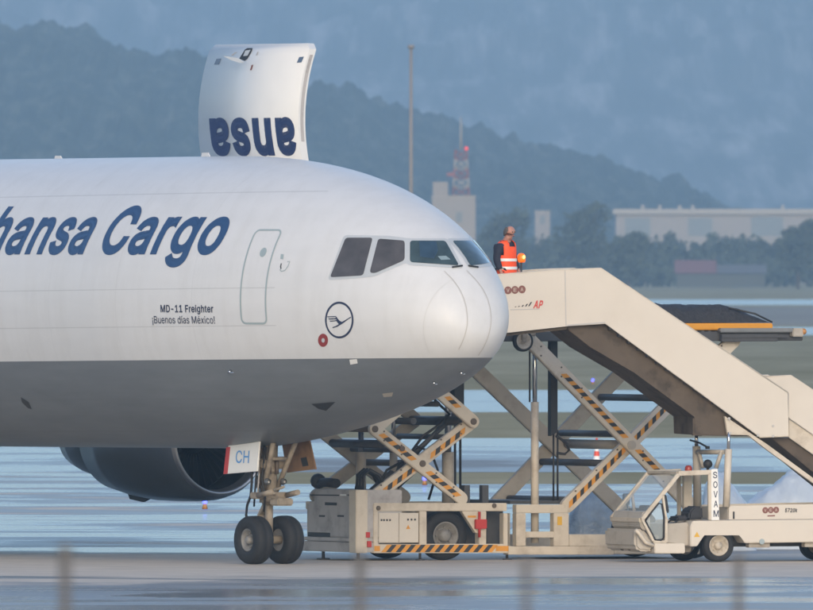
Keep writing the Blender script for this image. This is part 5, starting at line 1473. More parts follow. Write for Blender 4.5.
    mb.prism(P([(551, 330), (557.6, 330), (557.6, 432), (551, 436)], .4), .4, .55)
    for u in (553.5, 557.6): 
        a = fr.pt(u, 430, .45); c = fr.pt(u, 504, .45); mb.tube((a[0], .45, a[1]), (c[0], .45, c[1]), .022, n=8)
    pts = [fr.pt(u, v, .4) for u, v in ((556, 436), (561, 439), (567, 444), (569, 450), (565, 454), (557, 453))]
    mb.path([(q[0], .4, q[1]) for q in pts], .03)
    mb.build('hose_track', 'black', t)
    # raised deck
    mb = MB()
    zd0, zd1 = fr.pt(520, 341.5, .1)[1], fr.pt(520, 332, .1)[1]
    xa, xb = fr.pt(500, 336, .1)[0], fr.pt(803, 334, .1)[0]
    mb.box((xa, .1, zd0), (xb, .32, zd1), .015); mb.box((xa, 3.2, zd0), (xb, 3.4, zd1), .015)
    for k in range(9):
        xx = xa + (xb - xa) * k / 8; mb.box((xx - .06, .33, zd0 + .02), (xx + .06, 3.19, zd1 - .06))
    dk = mb.build('deck_frame', 'dark_steel', t)
    mb = MB()
    for k in range(44):
        xx = xa + .2 + (xb - xa - .4) * k / 43; mb.tube((xx, .36, zd1 - .02), (xx, 3.16, zd1 - .02), .05, n=8)
    mb.build('deck_roller', 'chrome_dull', dk)
    # the part of the deck edge seen at the right: guide rail with roller drum
    mb = MB()
    r0, r1 = fr.pt(719, 329.5, .0), fr.pt(792, 329.5, .0)
    mb.box((r0[0], -.06, fr.pt(760, 332.3, 0)[1]), (r1[0], .09, fr.pt(760, 328.0, 0)[1]), .02)
    mb.build('guide_rail', 'chrome_dull', t)
    mb = MB()
    mb.box((r0[0] + .05, -.03, fr.pt(760, 341.5, 0)[1]), (r1[0] - .35, .09, fr.pt(760, 334, 0)[1]), .01)
    mb.box((r0[0] + .05, -.05, fr.pt(760, 337.5, 0)[1]), (r1[0] - .1, -.03, fr.pt(760, 335, 0)[1]))
    mb.build('rail_bracket', 'dark_steel', t)
    mb = MB(); e0 = fr.pt(792, 331, 0); mb.box((e0[0], -.05, e0[1] - .12), (e0[0] + .26, .3, e0[1] + .06), .02); mb.build('rail_end', 'cream_dull', t)
    mb = MB(); e1 = fr.pt(803.5, 331.5, 0); mb.ball((e1[0], 0, e1[1]), .07); mb.build('marker_lamp', 'amber_plain', t)
    # guide wheel at the front of the deck
    x, z = fr.pt(521.5, 341, 0)
    wheel(t, (x, -.06, z), .225, .14, .17, 'rim_cream', 'guide_wheel', (0, -1, 0), .35)
    mb = MB(); mb.box((x - .05, -.15, z - .03), (x + .05, .1, z + .26), .01); mb.box((x + .12, -.1, z + .1), (x + .3, .08, z + .24), .02); mb.build('wheel_bracket', 'gear', t)
    return fr, zd1
LF, DECK_Z = loader()

def pallet():
    fr = LF
    a = fr.pt(640, 330.5, .25); b = fr.pt(773, 330, .25)
    z0 = DECK_Z + .035
    w = (b[0] - a[0])
    f2 = Frame(0, 0, 26)
    c = fr.m @ Vector(((a[0] + b[0]) / 2, 1.75, z0))
    t = thing('cargo_pallet', 'flat orange-edged pallet under a black netted load on the raised loader deck', 'cargo pallet', loc=c)
    t.rotation_euler = (0, 0, fr.yaw)
    h = w / 2
    zr = fr.pt(720, 323.2, .25)[1] - z0
    mb = MB(); mb.box((-h, -1.5, 0), (h, 1.5, zr), .02); mb.build('pallet_base', 'orange_edge', t)
    mb = MB()
    nx, ny = 60, 26
    zt = fr.pt(720, 306.5, .25)[1] - z0
    V = []
    for j in range(ny + 1):
        row = []
        for i in range(nx + 1):
            x = -h + .05 + (2 * h - .1) * i / nx; y = -1.48 + 2.96 * j / ny
            ex = min(1, (h - x) / .85); exl = min(1, (x + h) / .5); ey = min(1, (1.48 - abs(y)) / .30)
            k = min(1, ex) ** .9 * min(1, exl) * (min(1, ey) ** .5)
            zz = zr + .01 + (zt - zr) * max(0, k) * (1 + .16 * noise.noise(Vector((x * 1.7, y * 1.7, 2)))) + .045 * k * noise.fractal(Vector((x * 5, y * 5, 0)), .6, 2.2, 4)
            row.append(mb.bm.verts.new((x, y, max(zz, zr + .004))))
        V.append(row)
    for j in range(ny):
        for i in range(nx):
            f = mb._f([V[j][i], V[j][i + 1], V[j + 1][i + 1], V[j + 1][i]]); f.smooth = True
    mb.build('netted_load', 'net', t)
    mb = MB()
    mb.path([(h - .95, -1.3, zt - .03), (h - .4, -1.45, zr + .2), (h - .02, -1.5, zr + .02)], .02, 6)
    mb.build('net_strap', 'hz_black', t)
M['orange_edge'] = mat('orange_pallet_edge', (0.62, 0.27, 0.02), 0.5, var=0.15)
pallet()

# ------------------------------------------------------------------ passenger stairs on a truck
def stairs_truck():
    p = world_at(718, 562, 402.6)
    fr = Frame(p.x, p.y, 21)
    t = thing('stairs_truck', 'cream boarding-stairs truck with open cab and long stair raised to the left', 'stairs truck', fr)
    P = lambda l, y=0.0: px_poly(fr, l, y)
    WS = 1.55
    # parapets: near and far
    upper = [(470, 277.5), (510, 274.2), (564, 270.2), (601, 268.8), (788, 393), (788.8, 436.2), (759.8, 437), (605.8, 323.4), (567.5, 326.2), (510, 332.5), (470, 336)]
    pp = P(upper)
    for y0, mname in ((0, 'cream_clean'), (WS - .05, 'cream_clean')):
        mb = MB(); mb.prism(pp, y0, y0 + .05, .008); o = mb.build('parapet', mname, t)
        if y0 == 0: near_par = o
    mb = MB()
    tr = [(470, 277.5), (510, 274.2), (564, 270.2), (601, 268.8), (788, 393)]
    for y0 in (.025, WS - .025):
        q = [fr.pt(u, v, 0) for u, v in tr]
        mb.path([(x, y0, z) for x, z in q], .028, 8)
    mb.path([(q_[0], .02, q_[1]) for q_ in P([(788, 393), (788.8, 436.2), (759.8, 437)])], .02, 8)
    mb.build('handrail', 'cream', t)
    mb = MB(); mb.prism(P([(564.6, 270.5), (565.6, 270.5), (566.6, 326.2), (565.6, 326.4)], -.004), -.004, 0.001)
    mb.prism(P([(567.5, 324.6), (605, 321.8), (605.6, 323.2), (567.5, 326)], -.012), -.012, .001); mb.build('panel_joint', 'strip', near_par)
    lower = [(758, 377.5), (791, 375.8), (960, 488), (960, 536), (789, 418)]
    ql = P(lower, .10)
    for y0 in (.10, WS - .15):
        mb = MB(); mb.prism(ql, y0, y0 + .05, .008); mb.build('parapet', 'cream_clean', t)
    mb = MB()
    for y0 in (.125, WS - .125):
        mb.path([(x, y0, z) for x, z in P([(758, 377.5), (791, 375.8), (960, 488)], .1)], .026, 8)
    mb.build('handrail', 'cream', t)
    for y0 in (.16, WS - .2):
        mb = MB(); mb.prism(P([(789, 419), (960, 536.5), (960, 557), (789, 437.5)], .16), y0, y0 + .04, .006); mb.build('lower_stringer', 'cream', t)
    # stair body below the parapets
    mb = MB()
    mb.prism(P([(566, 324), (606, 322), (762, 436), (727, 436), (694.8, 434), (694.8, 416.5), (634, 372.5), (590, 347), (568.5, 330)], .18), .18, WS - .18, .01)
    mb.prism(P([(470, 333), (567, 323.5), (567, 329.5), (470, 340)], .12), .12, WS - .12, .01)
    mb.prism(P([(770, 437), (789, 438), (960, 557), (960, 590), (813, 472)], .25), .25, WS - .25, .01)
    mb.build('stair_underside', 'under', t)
    mb = MB()
    q = [fr.pt(u, v, 0) for u, v in ((601, 322), (762, 437))]
    n = 17
    for k in range(n):
        x = q[0][0] + (q[1][0] - q[0][0]) * k / n; z = q[0][1] + (q[1][1] - q[0][1]) * k / n
        mb.box((x, .06, z - .02), (x + .3, WS - .06, z + .03))
    x0 = fr.pt(470, 300)[0]; x1 = fr.pt(604, 322)
    mb.box((x0, .055, x1[1] - .02), (x1[0], WS - .055, x1[1] + .03))
    mb.build('stair_treads', 'dark_steel', t)
    # bracket and long support rail
    mb = MB()
    mb.prism(P([(726, 416), (768, 444), (813, 477), (960, 590), (960, 595), (813, 482), (768, 449.5), (749.5, 434.8), (729, 434.8)], -.01), .06, .14, .006)
    mb.build('support_rail', 'cream', t)
    mb = MB()
    for u, v in ((729, 418.5), (730, 433), (758, 435), (773, 426), (773, 436)):
        x, z = fr.pt(u, v, 0); mb.tube((x, -.012, z), (x, .002, z), .03, n=10)
    mb.build('bolt', 'strip', t)
    mb = MB()
    mb.prism(P([(694.5, 418), (726, 433.5), (726, 436), (694.5, 435.5)], .1), .19, .25)
    mb.tube((*fr.pt(697, 432, .3)[:1], .3, fr.pt(697, 432, .3)[1]), (*fr.pt(697, 432, .3)[:1], WS - .3, fr.pt(697, 432, .3)[1]), .05, n=10)
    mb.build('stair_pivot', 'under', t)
    # rams
    def P3(u, v, y): x, z = fr.pt(u, v, y); return (x, y, z)
    mb = MB(); mb.tube(P3(728.5, 449, .08), P3(726.3, 507, .08), .075, n=16); mb.build('lift_ram', 'cream', t)
    mb = MB(); mb.tube(P3(728.7, 432, .08), P3(728.5, 449, .08), .035, n=14); mb.build('ram_rod', 'chrome', t)
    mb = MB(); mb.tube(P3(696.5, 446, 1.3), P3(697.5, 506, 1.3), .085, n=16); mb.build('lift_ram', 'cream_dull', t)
    mb = MB(); mb.tube(P3(696.3, 432, 1.3), P3(696.5, 446, 1.3), .04, n=14); mb.build('ram_rod', 'chrome', t)
    mb = MB(); mb.tube(P3(697, 452, 1.2), P3(724, 452, .2), .05, n=10); mb.tube(P3(716, 468, .3), P3(721.5, 452, .25), .045, n=10); mb.tube(P3(703, 468, 1.0), P3(699, 452, 1.1), .04, n=10); mb.build('ram_brace', 'cream_dull', t)
    mb = MB(); mb.box((*P3(696.5, 432, 1.3)[:1],) + (1.2, P3(696, 436, 1.3)[2]), (P3(700, 432, 1.3)[0], 1.4, P3(696, 427, 1.3)[2])); mb.build('ram_joint', 'black', t)
    mb = MB(); mb.path([P3(690, 440, 1.2), P3(700, 443, 1.0), P3(707, 447, .8)], .02); mb.tube(P3(707.5, 449, .8), P3(707.5, 446, .8), .05, n=8); mb.build('cable', 'black', t)
    # truck body
    LB = fr.pt(1000, 540)[0]
    def X(u, v=520, y=0): return fr.pt(u, v, y)[0]
    def Z(v, u=740, y=0): return fr.pt(u, v, y)[1]
    mb = MB()
    side = P([(690.5, 526), (693, 520.8), (729, 520.3), (813, 519.6)]) + [(5.2, Z(519.6)), (5.2, Z(541.3))] + P([(745, 543), (739.5, 534.5), (704, 534.5), (697.5, 546), (690.5, 546.5)])
    mb.prism(side, 0, .5, .015)
    mb.prism([(x, z) for x, z in side], 1.6, 2.1, .015)
    z0, z1 = Z(541), Z(520)
    mb.prism([(X(745), z0 + .05), (5.2, z0 + .05), (5.2, z1 - .03), (X(745), z1 - .03)], .5, 1.6)
    body = mb.build('truck_body', 'cream_clean', t)
    mb = MB()
    mb.prism(P([(729.5, 506), (813, 504)]) + [(5.1, Z(503)), (5.1, Z(519.2))] + P([(729.5, 519.6)]), .03, .09, .01)
    mb.prism(P([(729.5, 506), (813, 504)]) + [(5.1, Z(503)), (5.1, Z(519.2))] + P([(729.5, 519.6)]), 2.0, 2.06, .01)
    mb.box((X(729.5), .1, Z(519.3)), (X(732), 1.99, Z(507)), .01)
    rail = mb.build('deck_board', 'cream_clean', t)
    mb = MB(); mb.prism(P([(733, 511.5), (734.6, 511.5), (734.6, 518.8), (733, 518.8)], .02), .02, .031); mb.build('latch', 'black', rail)
    mb = MB(); x, z = fr.pt(762, 541, 0)
    mb.prism(P([(749, 541.5), (770, 541.5), (770, 547.5), (749, 547.5)], .1), .1, .3, .01); mb.prism(P([(805, 541.5), (830, 541.5), (830, 547), (805, 547)], .1), .1, .3, .01); mb.build('step_plate', 'cream_dull', t)
    mb = MB(); mb.prism([(X(700), Z(538)), (5.1, Z(538)), (5.1, Z(547)), (X(700), Z(547))], .55, 1.5); mb.build('under_frame', 'hz_black', t)
    mb = MB(); x, z = fr.pt(762, 541.5, -.01); mb.tube((x, -.012, z), (x, .002, z), .06, n=14); mb.build('fuel_cap', 'outline', body)
    mb = MB(); x, z = fr.pt(697, 534.5, -.004); mb.prism([(x - .065, z - .05), (x + .065, z - .05), (x, z + .06)], -.005, .002); mb.build('warning_triangle', 'yellow', body)
    # wheel arches inner
    mb = MB(); mb.prism(P([(698, 545), (704.5, 535), (739, 535), (744.5, 543.5)], .3), .42, .5); mb.build('wheel_arch', 'hz_black', t)
    for u in (718.3,):
        x, z = fr.pt(u, 547, .1)
        wheel(t, (x, .17, .345), .345, .26, .215, 'rim_cream', 'wheel', (0, -1, 0), .42)
        wheel(t, (x - .05, 1.93, .345), .345, .26, .215, 'rim_cream', 'wheel', (0, 1, 0), .42)
        wheel(t, (fr.pt(848, 547, .1)[0], .17, .345), .345, .26, .215, 'rim_cream', 'wheel', (0, -1, 0), .42)
        wheel(t, (fr.pt(848, 547, .1)[0], 1.93, .345), .345, .26, .215, 'rim_cream', 'wheel', (0, 1, 0), .42)
    # cab: frame bars near and far, roof, windscreen
    CW = 1.78
    z5 = lambda l: [(600 + a / 5.808, 460 + b / 5.808) for a, b in l]
    apost = z5([(250, 345), (240, 330), (455, 85)])
    mb = MB()
    def frame_side(y0):
        bars = [(z5([(245, 345), (458, 82)]), .085), (z5([(455, 78), (650, 70)]), .10), (z5([(246, 340), (312, 470)]), .06), (z5([(312, 475), (388, 475)]), .06), (z5([(384, 478), (384, 330)]), .07), (z5([(384, 345), (366, 200)]), .05), (z5([(638, 75), (640, 348)]), .075)]
        for (a, c), w in bars: 
            A_, C_ = fr.pt(*a, 0), fr.pt(*c, 0)
            d = Vector(C_) - Vector(A_); d.normalize(); n = Vector((-d.y, d.x)) * w / 2
            poly = [tuple(Vector(A_) - n), tuple(Vector(C_) - n), tuple(Vector(C_) + n), tuple(Vector(A_) + n)]
            mb.prism(poly, y0, y0 + .07, .008)
    frame_side(-.01); frame_side(CW - .06)
    a = fr.pt(*z5([(458, 78)])[0]); b = fr.pt(*z5([(655, 66)])[0])
    mb.box((a[0] - .03, .064, a[1] - .02), (b[0], CW - .064, a[1] + .045), .01)   # roof
    lo = fr.pt(*z5([(247, 345)])[0])
    mb.box((lo[0] - .05, .064, lo[1] - .06), (lo[0] + .04, CW - .064, lo[1] + .03), .01)
    cab = mb.build('cab_frame', 'cream', t)
    mb = MB()  # rear post far side and rear pillar seen through the cab
    mb.box((fr.pt(684, 500, 1.2)[0], 1.2, Z(520)), (fr.pt(692, 500, 1.2)[0], 1.3, a[1] - .022)); mb.build('rear_post', 'cream', cab)
    mb = MB()   # windscreen glass between the A-posts
    q0, q1 = fr.pt(*z5([(262, 330)])[0]), fr.pt(*z5([(455, 92)])[0])
    mb._f([mb.bm.verts.new(c) for c in ((q0[0] - .04, .07, q0[1]), (q0[0] - .04, CW - .07, q0[1]), (q1[0] - .04, CW - .07, q1[1]), (q1[0] - .04, .07, q1[1]))])
    mb.build('windscreen', 'cab_glass', cab)
    mb = MB(); mb.prism([fr.pt(*c) for c in z5([(262, 352), (340, 258), (364, 262), (372, 330), (366, 455), (318, 462)])], .015, .03); 
    wv = mb.build('door_window', 'door_glass', cab)
    mb = MB()
    ring = [fr.pt(*c) for c in z5([(262, 352), (300, 300), (340, 250), (360, 256), (372, 330), (370, 450), (355, 466), (320, 462)])]
    mb.path([(x, 0, z) for x, z in ring + ring[:1]], .022, 8); mb.build('window_seal', 'black', cab)
    # bonnet and nose, across the full width
    mb = MB()
    def nose(l): return [fr.pt(*c) for c in z5(l)]
    mb.prism(nose([(246, 345), (258, 300), (300, 296), (300, 400), (262, 410), (240, 380)]), .075, CW - .075, .02)
    mb.build('bonnet', 'grey_cab', cab)
    mb = MB()
    mb.prism(nose([(212, 403), (262, 400), (320, 470), (320, 524), (296, 532), (238, 530), (214, 505)]), .1, CW + .05, .05)
    mb.build('front_skirt', 'grey_cab', cab)
    mb = MB()
    qs = nose([(205, 404), (225, 425), (262, 478), (310, 496)])
    mb.path([(x, -.005, z) for x, z in qs], .04, 10); mb.build('front_bumper', 'cream', cab)
    mb = MB(); mb.prism(nose([(312, 484), (492, 484), (492, 542), (318, 542)]), -.02, .5, .015); mb.build('step_box', 'cream_clean', t)
    mb = MB(); mb.box((fr.pt(660, 545)[0], .5, Z(552)), (X(700), CW, Z(535)), .02); mb.build('cab_floor', 'cream_dull', t)
    mb = MB()
    mb.prism(nose([(392, 372), (526, 362), (526, 500), (392, 480)]), .12, CW - .3, .02); mb.build('engine_cover', 'cream_dull', t)
    mb = MB()
    mb.prism(nose([(545, 300), (575, 268), (622, 270), (628, 345), (540, 350)]), .25, .75, .04); mb.prism(nose([(480, 330), (540, 322), (540, 352), (480, 356)]), .3, .8, .03)
    mb.build('driver_seat', 'seat', t)
    mb = MB(); A_ = P3(662 + 2, 500, .35); mb.prism(nose([(366, 195), (392, 205), (408, 300), (400, 310), (378, 260)]), .05, .09, .01); mb.build('rear_view_mirror', 'black', cab)
    mb = MB(); c_ = P3(672, 523, .5); mb.lathe([(0, .19), (.02, .2), (.04, .19), (.02, .18)], c_, (-.6, 0, .8), 20, close=True); mb.tube(c_, (c_[0] - .15, c_[1], c_[2] - .3), .025, n=8); mb.build('steering_wheel', 'black', t)
    mb = MB(); mb.box((P3(644, 508, 1.2)[0], 1.1, P3(644, 508, 1.2)[2] - .08), (P3(651, 508, 1.2)[0], 1.5, P3(644, 508, 1.2)[2] + .06), .02); mb.build('dash_panel', 'hz_black', cab)
    mb = MB(); m0 = P3(628, 500, 1.75)
    mb.box((m0[0] - .1, CW, m0[2] - .1), (m0[0] + .06, CW + .06, m0[2] + .14), .02); mb.tube((m0[0], CW + .02, m0[2] - .1), (m0[0] + .05, CW - .03, m0[2] - .5), .015, n=6); mb.build('side_mirror', 'navy_dark2', cab)
    # front pieces: tow hitch and lamps
    mb = MB(); 
    for u, v, y in ((622, 548, 1.1), (633, 547.5, .7)):
        c_ = P3(u + 14, v, .3); mb.ball((fr.pt(639, v, .3)[0] - .05, y, Z(v)), .06)
    mb.build('fog_lamp', 'gear_dark', cab)
    # SOVAM plate
    pl = P([(711.3, 469.2), (717.8, 468.8), (719.5, 520), (711.6, 520.3)], -.02)
    mb = MB(); mb.prism(pl, -.02, .03, .006); plate = mb.build('name_plate', 'white_print', t)
    for k, ch in enumerate('SOVAM'):
        v0 = 471.6 + k * 9.65
        flat_text(ch, 'plate_letter', 'navy_dark', plate, fr, (713.0 + .25 * k - (.5 if ch == 'M' else 0), 717.2 + .25 * k + (.6 if ch == 'M' else 0), v0, v0 + 6.6), -.024, bold=.012)
    # lamps on the roof
    mb = MB(); c_ = P3(688.5, 469.5, .6); mb.lathe([(0, .075), (.02, .08), (.08, .075), (.11, .05), (.12, 0)], (c_[0], .6, a[1] + .046), (0, 0, 1), 20); mb.build('beacon', 'beacon_red', t)
    mb = MB(); c_ = P3(707.8, 464, .5); mb.ball((c_[0], .5, c_[2]), .1); mb.tube((c_[0], .5, a[1] + .04), c_, .03, n=8); mb.build('work_lamp', 'black', t)
    # discs and number on the deck board
    def discs(centres, r, letters, yl, par):
        mb = MB()
        for u, v in centres:
            x, z = fr.pt(u, v, yl); mb.lathe([(0, 0), (0, r)], (x, yl, z), (0, 1, 0), 28)
        mb.build('company_disc', 'brown_red', par)
        for (u, v), ch in zip(centres, letters):
            k = r * 47 * .5
            flat_text(ch, 'disc_letter', 'disc_pale', par, fr, (u - k * .8, u + k * .8, v - k, v + k), yl - .004, bold=.02)
    discs([(765.3, 510.2), (770.8, 510.0), (776.2, 509.8)], .066, 'VEA', .025, rail)
    mb = MB(); mb.prism(P([(767.5, 515.2), (775, 514.9), (775, 516.2), (767.5, 516.5)], .026), .026, .031); mb.build('company_line', 'brown_red', rail)
    flat_text('5720k', 'fleet_number', 'black_print', rail, fr, (785, 797.5, 508, 512.3), .025, shear=.15, bold=.03)
    discs([(508.0, 290.3), (515.0, 289.9), (522.0, 289.4)], .082, 'VEA', -.008, near_par)
    # red AP mark with its runway stripes
    flat_text('AP', 'company_mark', 'red_print', near_par, fr, (533.0, 543.2, 300.4, 308.4), -.008, shear=.35, bold=.03)
    mb = MB()
    for k, (u0, u1, h_) in enumerate(((528.2, 531.6, 4.2), (525, 527.6, 2.6), (521.4, 523.6, 1.7), (517.8, 519.6, 1.0), (514.5, 516.2, .7))):
        vb = 306.2 + .25 * k
        c4 = [(u0, vb), (u0 + 1.3, vb), (u1 + .5, vb - h_), (u1 - .8, vb - h_)]
        mb._f([mb.bm.verts.new((*fr.pt(u, v, -.008)[:1], -.008, fr.pt(u, v, -.008)[1])) for u, v in c4])
    mb.build('mark_stripes', 'black_print', near_par)
    mb = MB(); mb.prism(P([(510.3, 309.3), (539.5, 308.6), (539.5, 309.5), (510.3, 310.2)], -.007), -.007, .001); mb.build('mark_line', 'strip', near_par)
    # amber beacon lit on the platform
    bx, bz = fr.pt(521.3, 268, .75)
    mb = MB(); mb.tube((bx, .75, fr.pt(521.3, 276, .75)[1] - .9), (bx, .75, bz + .12), .02, n=10); mb.build('beacon_stalk', 'dark_steel', t)
    bz2 = fr.pt(521.3, 261.5, .75)[1]
    mb = MB(); mb.lathe([(-.02, 0), (-.02, .07), (.01, .085), (.08, .09), (.13, .08), (.165, .05), (.175, 0)], (bx, .75, bz2), (0, 0, 1), 28); bl = mb.build('amber_beacon', 'amber', t)
    mb = MB(); mb.ball((bx + .02, .655, bz2 + .09), .03, (1, .4, 1.4)); mb.build('beacon_bulb', 'amber_core', bl)
    return fr, WS
M['disc_pale'] = mat('disc_letter_pale', (0.45, 0.36, 0.30), 0.6)
M['grey_cab'] = mat('worn_grey_cab_panel', (0.46, 0.42, 0.365), 0.55, var=0.12, dirt=(0.16, 0.13, 0.1), dirt_amt=0.6, dscale=3)
M['beacon_red'] = mat('red_beacon_lens', (0.30, 0.035, 0.02), 0.25)
TF, WS = stairs_truck()

# ------------------------------------------------------------------ the worker on the stair platform
def skin_mesh(name, verts, edges, m, parent, sub=2, root=0):
    bm = bmesh.new()
    sl = bm.verts.layers.skin.verify()
    vs = []
    for i, (x, y, z, rx, ry) in enumerate(verts):
        v = bm.verts.new((x, y, z)); v[sl].radius = (rx, ry); v[sl].use_root = (i == root); vs.append(v)
    for a, b in edges: bm.edges.new((vs[a], vs[b]))
    me = bpy.data.meshes.new(name); bm.to_mesh(me); bm.free()
    me.materials.append(M[m])
    o = bpy.data.objects.new(name, me); COL.objects.link(o); o.parent = parent
    k = o.modifiers.new('skin', 'SKIN'); k.use_smooth_shade = True; k.branch_smoothing = .5
    s = o.modifiers.new('sub', 'SUBSURF'); s.levels = sub; s.render_levels = sub
    return o

def person():
    # own axes: +x is where he faces, z up, feet at z = 0
    hd = world_at(508.3, 226.5, 400.6)
    fx, fz = TF.pt(604, 322)
    zfloor = fz + .03
    Hh = hd.z - zfloor
    sc = Hh / 1.78
    c = world_at(506.2, 260, 400.6)
    t = thing('person', 'worker in dark clothes and orange reflective vest, looking down, on the stair platform', 'person', loc=(c.x, 1.55, zfloor))
    sc *= 1.03
    t.rotation_euler = (0, 0, R(-38)); t.scale = (sc, sc, sc)
    # body: pelvis root, spine, neck, head; arms with hands; legs with feet
    V = [(0, 0, .95, .13, .15), (0.01, 0, 1.12, .115, .15), (0.015, 0, 1.3, .10, .14), (0.005, 0, 1.42, .06, .08), (.02, 0, 1.49, .072, .07), (.045, 0, 1.545, .082, .078),
         (.06, 0, 1.625, .112, .098), (.055, 0, 1.705, .105, .094), (.045, 0, 1.75, .055, .055),
         (0, .10, .88, .09, .09), (.01, .11, .5, .062, .062), (-.02, .11, .09, .045, .045), (.13, .13, .035, .035, .045),
         (0, -.10, .88, .09, .09), (.02, -.11, .5, .062, .062), (0, -.11, .09, .045, .045), (.15, -.13, .035, .035, .045),
         (0, .19, 1.39, .05, .05), (-.01, .235, 1.13, .036, .036), (.12, .22, .92, .030, .032), (.155, .21, .86, .022, .04),
         (0, -.19, 1.39, .05, .05), (-.035, -.24, 1.13, .036, .036), (.06, -.235, .91, .030, .032), (.09, -.23, .84, .022, .04)]
    E = [(0, 1), (1, 2), (2, 3), (3, 4), (4, 5), (5, 6), (6, 7), (7, 8), (0, 9), (9, 10), (10, 11), (11, 12), (0, 13), (13, 14), (14, 15), (15, 16),
         (3, 17), (17, 18), (18, 19), (19, 20), (3, 21), (21, 22), (22, 23), (23, 24)]
    # fingers
    for hb, sgn in ((20, 1), (24, -1)):
        bx, by, bz = V[hb][:3]
        for i, (oy, ln) in enumerate(((-.028, .075), (-.009, .085), (.010, .078), (.028, .06))):
            k = len(V)
            V.append((bx + .012, by + oy, bz - .03, .0095, .0095)); V.append((bx + .018, by + oy, bz - .03 - ln * .5, .009, .009)); V.append((bx + .004, by + oy * .9, bz - .03 - ln, .008, .008))
            E += [(hb, k), (k, k + 1), (k + 1, k + 2)]
        k = len(V)
        V.append((bx + .035, by - sgn * .02, bz + .01, .011, .011)); V.append((bx + .055, by - sgn * .03, bz - .035, .0095, .0095))
        E += [(hb, k), (k, k + 1)]
    # nose, chin, ears, brow
    k = len(V)
    V += [(.155, 0, 1.640, .014, .016), (.138, 0, 1.572, .032, .036), (.05, .096, 1.64, .013, .026), (.05, -.096, 1.64, .013, .026)]
    E += [(6, k), (5, k + 1), (6, k + 2), (6, k + 3)]
    # head bowed: shift forward and down
    for i in (5, 6, 7, 8, k, k + 1, k + 2, k + 3):
        x, y, z, a, b = V[i]
        dz = z - 1.53; ang = R(14)
        V[i] = (.03 + (x - .03) * math.cos(ang) + dz * math.sin(ang), y, 1.53 + dz * math.cos(ang) - (x - .03) * math.sin(ang), a, b)
    skin_mesh('body', V, E, 'skin', t)
    # eyes, brows, mouth as shallow features
    fc = Vector(V[6][:3])
    mb = MB()
    for s in (1, -1):
        mb = MB(); mb.ball((fc.x + .096, s * .034, fc.z + .014), .013); mb.build('eye', 'hair', t)
    mb = MB(); mb.ball((fc.x + .092, 0, fc.z - .066), .024, (.45, 1.2, .3)); mb.build('mouth', 'brown_red', t)
    # hair: short, round the back and sides, bald on top
    mb = MB()
    for ring, (dz, r, op) in enumerate(((-.045, .093, 1.0), (.0, .098, 1.15), (.04, .094, 1.3), (.065, .082, 1.45))):
        pass
    rows = []
    for dz, rx, ry, op in ((-.07, .098, .094, 1.75), (-.02, .112, .104, 1.4), (.025, .115, .105, 1.25), (.06, .110, .100, 1.35), (.09, .092, .084, 1.6)):
        rows.append([mb.bm.verts.new((fc.x - .004 + .24 * dz + rx * math.cos(a), ry * math.sin(a), fc.z + .012 + dz)) for a in np.linspace(op, 2 * math.pi - op, 18)])
    for i in range(4):
        for j in range(17):
            f = mb._f([rows[i][j], rows[i][j + 1], rows[i + 1][j + 1], rows[i + 1][j]]); f.smooth = True
    o = mb.build('hair', 'hair', t); so = o.modifiers.new('thick', 'SOLIDIFY'); so.thickness = .012
    # dark sweater with sleeves
    J = [(0, 0, .90, .145, .17), (0.01, 0, 1.12, .135, .165), (0.015, 0, 1.3, .135, .18), (0.005, 0, 1.43, .10, .13), (.015, 0, 1.49, .066, .068),
         (0, .178, 1.405, .09, .09), (-.012, .238, 1.13, .074, .074), (.112, .222, .935, .058, .058),
         (0, -.178, 1.405, .09, .09), (-.038, -.243, 1.13, .074, .074), (.055, -.238, .925, .058, .058)]
    skin_mesh('sweater', J, [(0, 1), (1, 2), (2, 3), (3, 4), (3, 5), (5, 6), (6, 7), (3, 8), (8, 9), (9, 10)], 'navy_cloth', t)
    L_ = [(0, 0, .96, .135, .155), (0, .10, .86, .105, .105), (.01, .11, .5, .08, .08), (-.015, .11, .1, .068, .065), (0, -.10, .86, .105, .105), (.02, -.11, .5, .08, .08), (.005, -.11, .1, .068, .065)]
    skin_mesh('trousers', L_, [(0, 1), (1, 2), (2, 3), (0, 4), (4, 5), (5, 6)], 'trouser', t)
    mb = MB()
    for s, x in ((1, -.02), (-1, 0)):
        mb.box((x - .1, s * .12 - .055, 0), (x + .2, s * .12 + .055, .1), .03)
    mb.build('shoes', 'black', t)
    # vest: a loose shell with armholes, open neck, two bands
    mb = MB()
    zs = [.80, .88, .96, 1.04, 1.12, 1.20, 1.28, 1.36, 1.43, 1.475]
    n = 40
    rows = []
    def rad(z):
        rx = np.interp(z, [.8, 1.1, 1.32, 1.45, 1.48], [.185, .172, .172, .14, .10])
        ry = np.interp(z, [.8, 1.1, 1.34, 1.42, 1.48], [.215, .20, .205, .20, .12])
        return rx, ry
    for z in zs:
        rx, ry = rad(z)
        rows.append([mb.bm.verts.new((.012 + rx * math.cos(2 * math.pi * i / n), ry * math.sin(2 * math.pi * i / n), z + (.0 if z < 1.4 else -.0))) for i in range(n)])
    for k in range(len(rows) - 1):
        for i in range(n):
            a = 2 * math.pi * (i + .5) / n
            zc = (zs[k] + zs[k + 1]) / 2
            if zc > 1.20 and zc < 1.39 and abs(math.sin(a)) > .91: continue        # armholes
            if zc > 1.34 and math.cos(a) > .97 - (zc - 1.34) * 1.6: continue      # neck opening
            f = mb._f([rows[k][i], rows[k][(i + 1) % n], rows[k + 1][(i + 1) % n], rows[k + 1][i]]); f.smooth = True
    v = mb.build('safety_vest', 'vest', t); so = v.modifiers.new('thick', 'SOLIDIFY'); so.thickness = .012
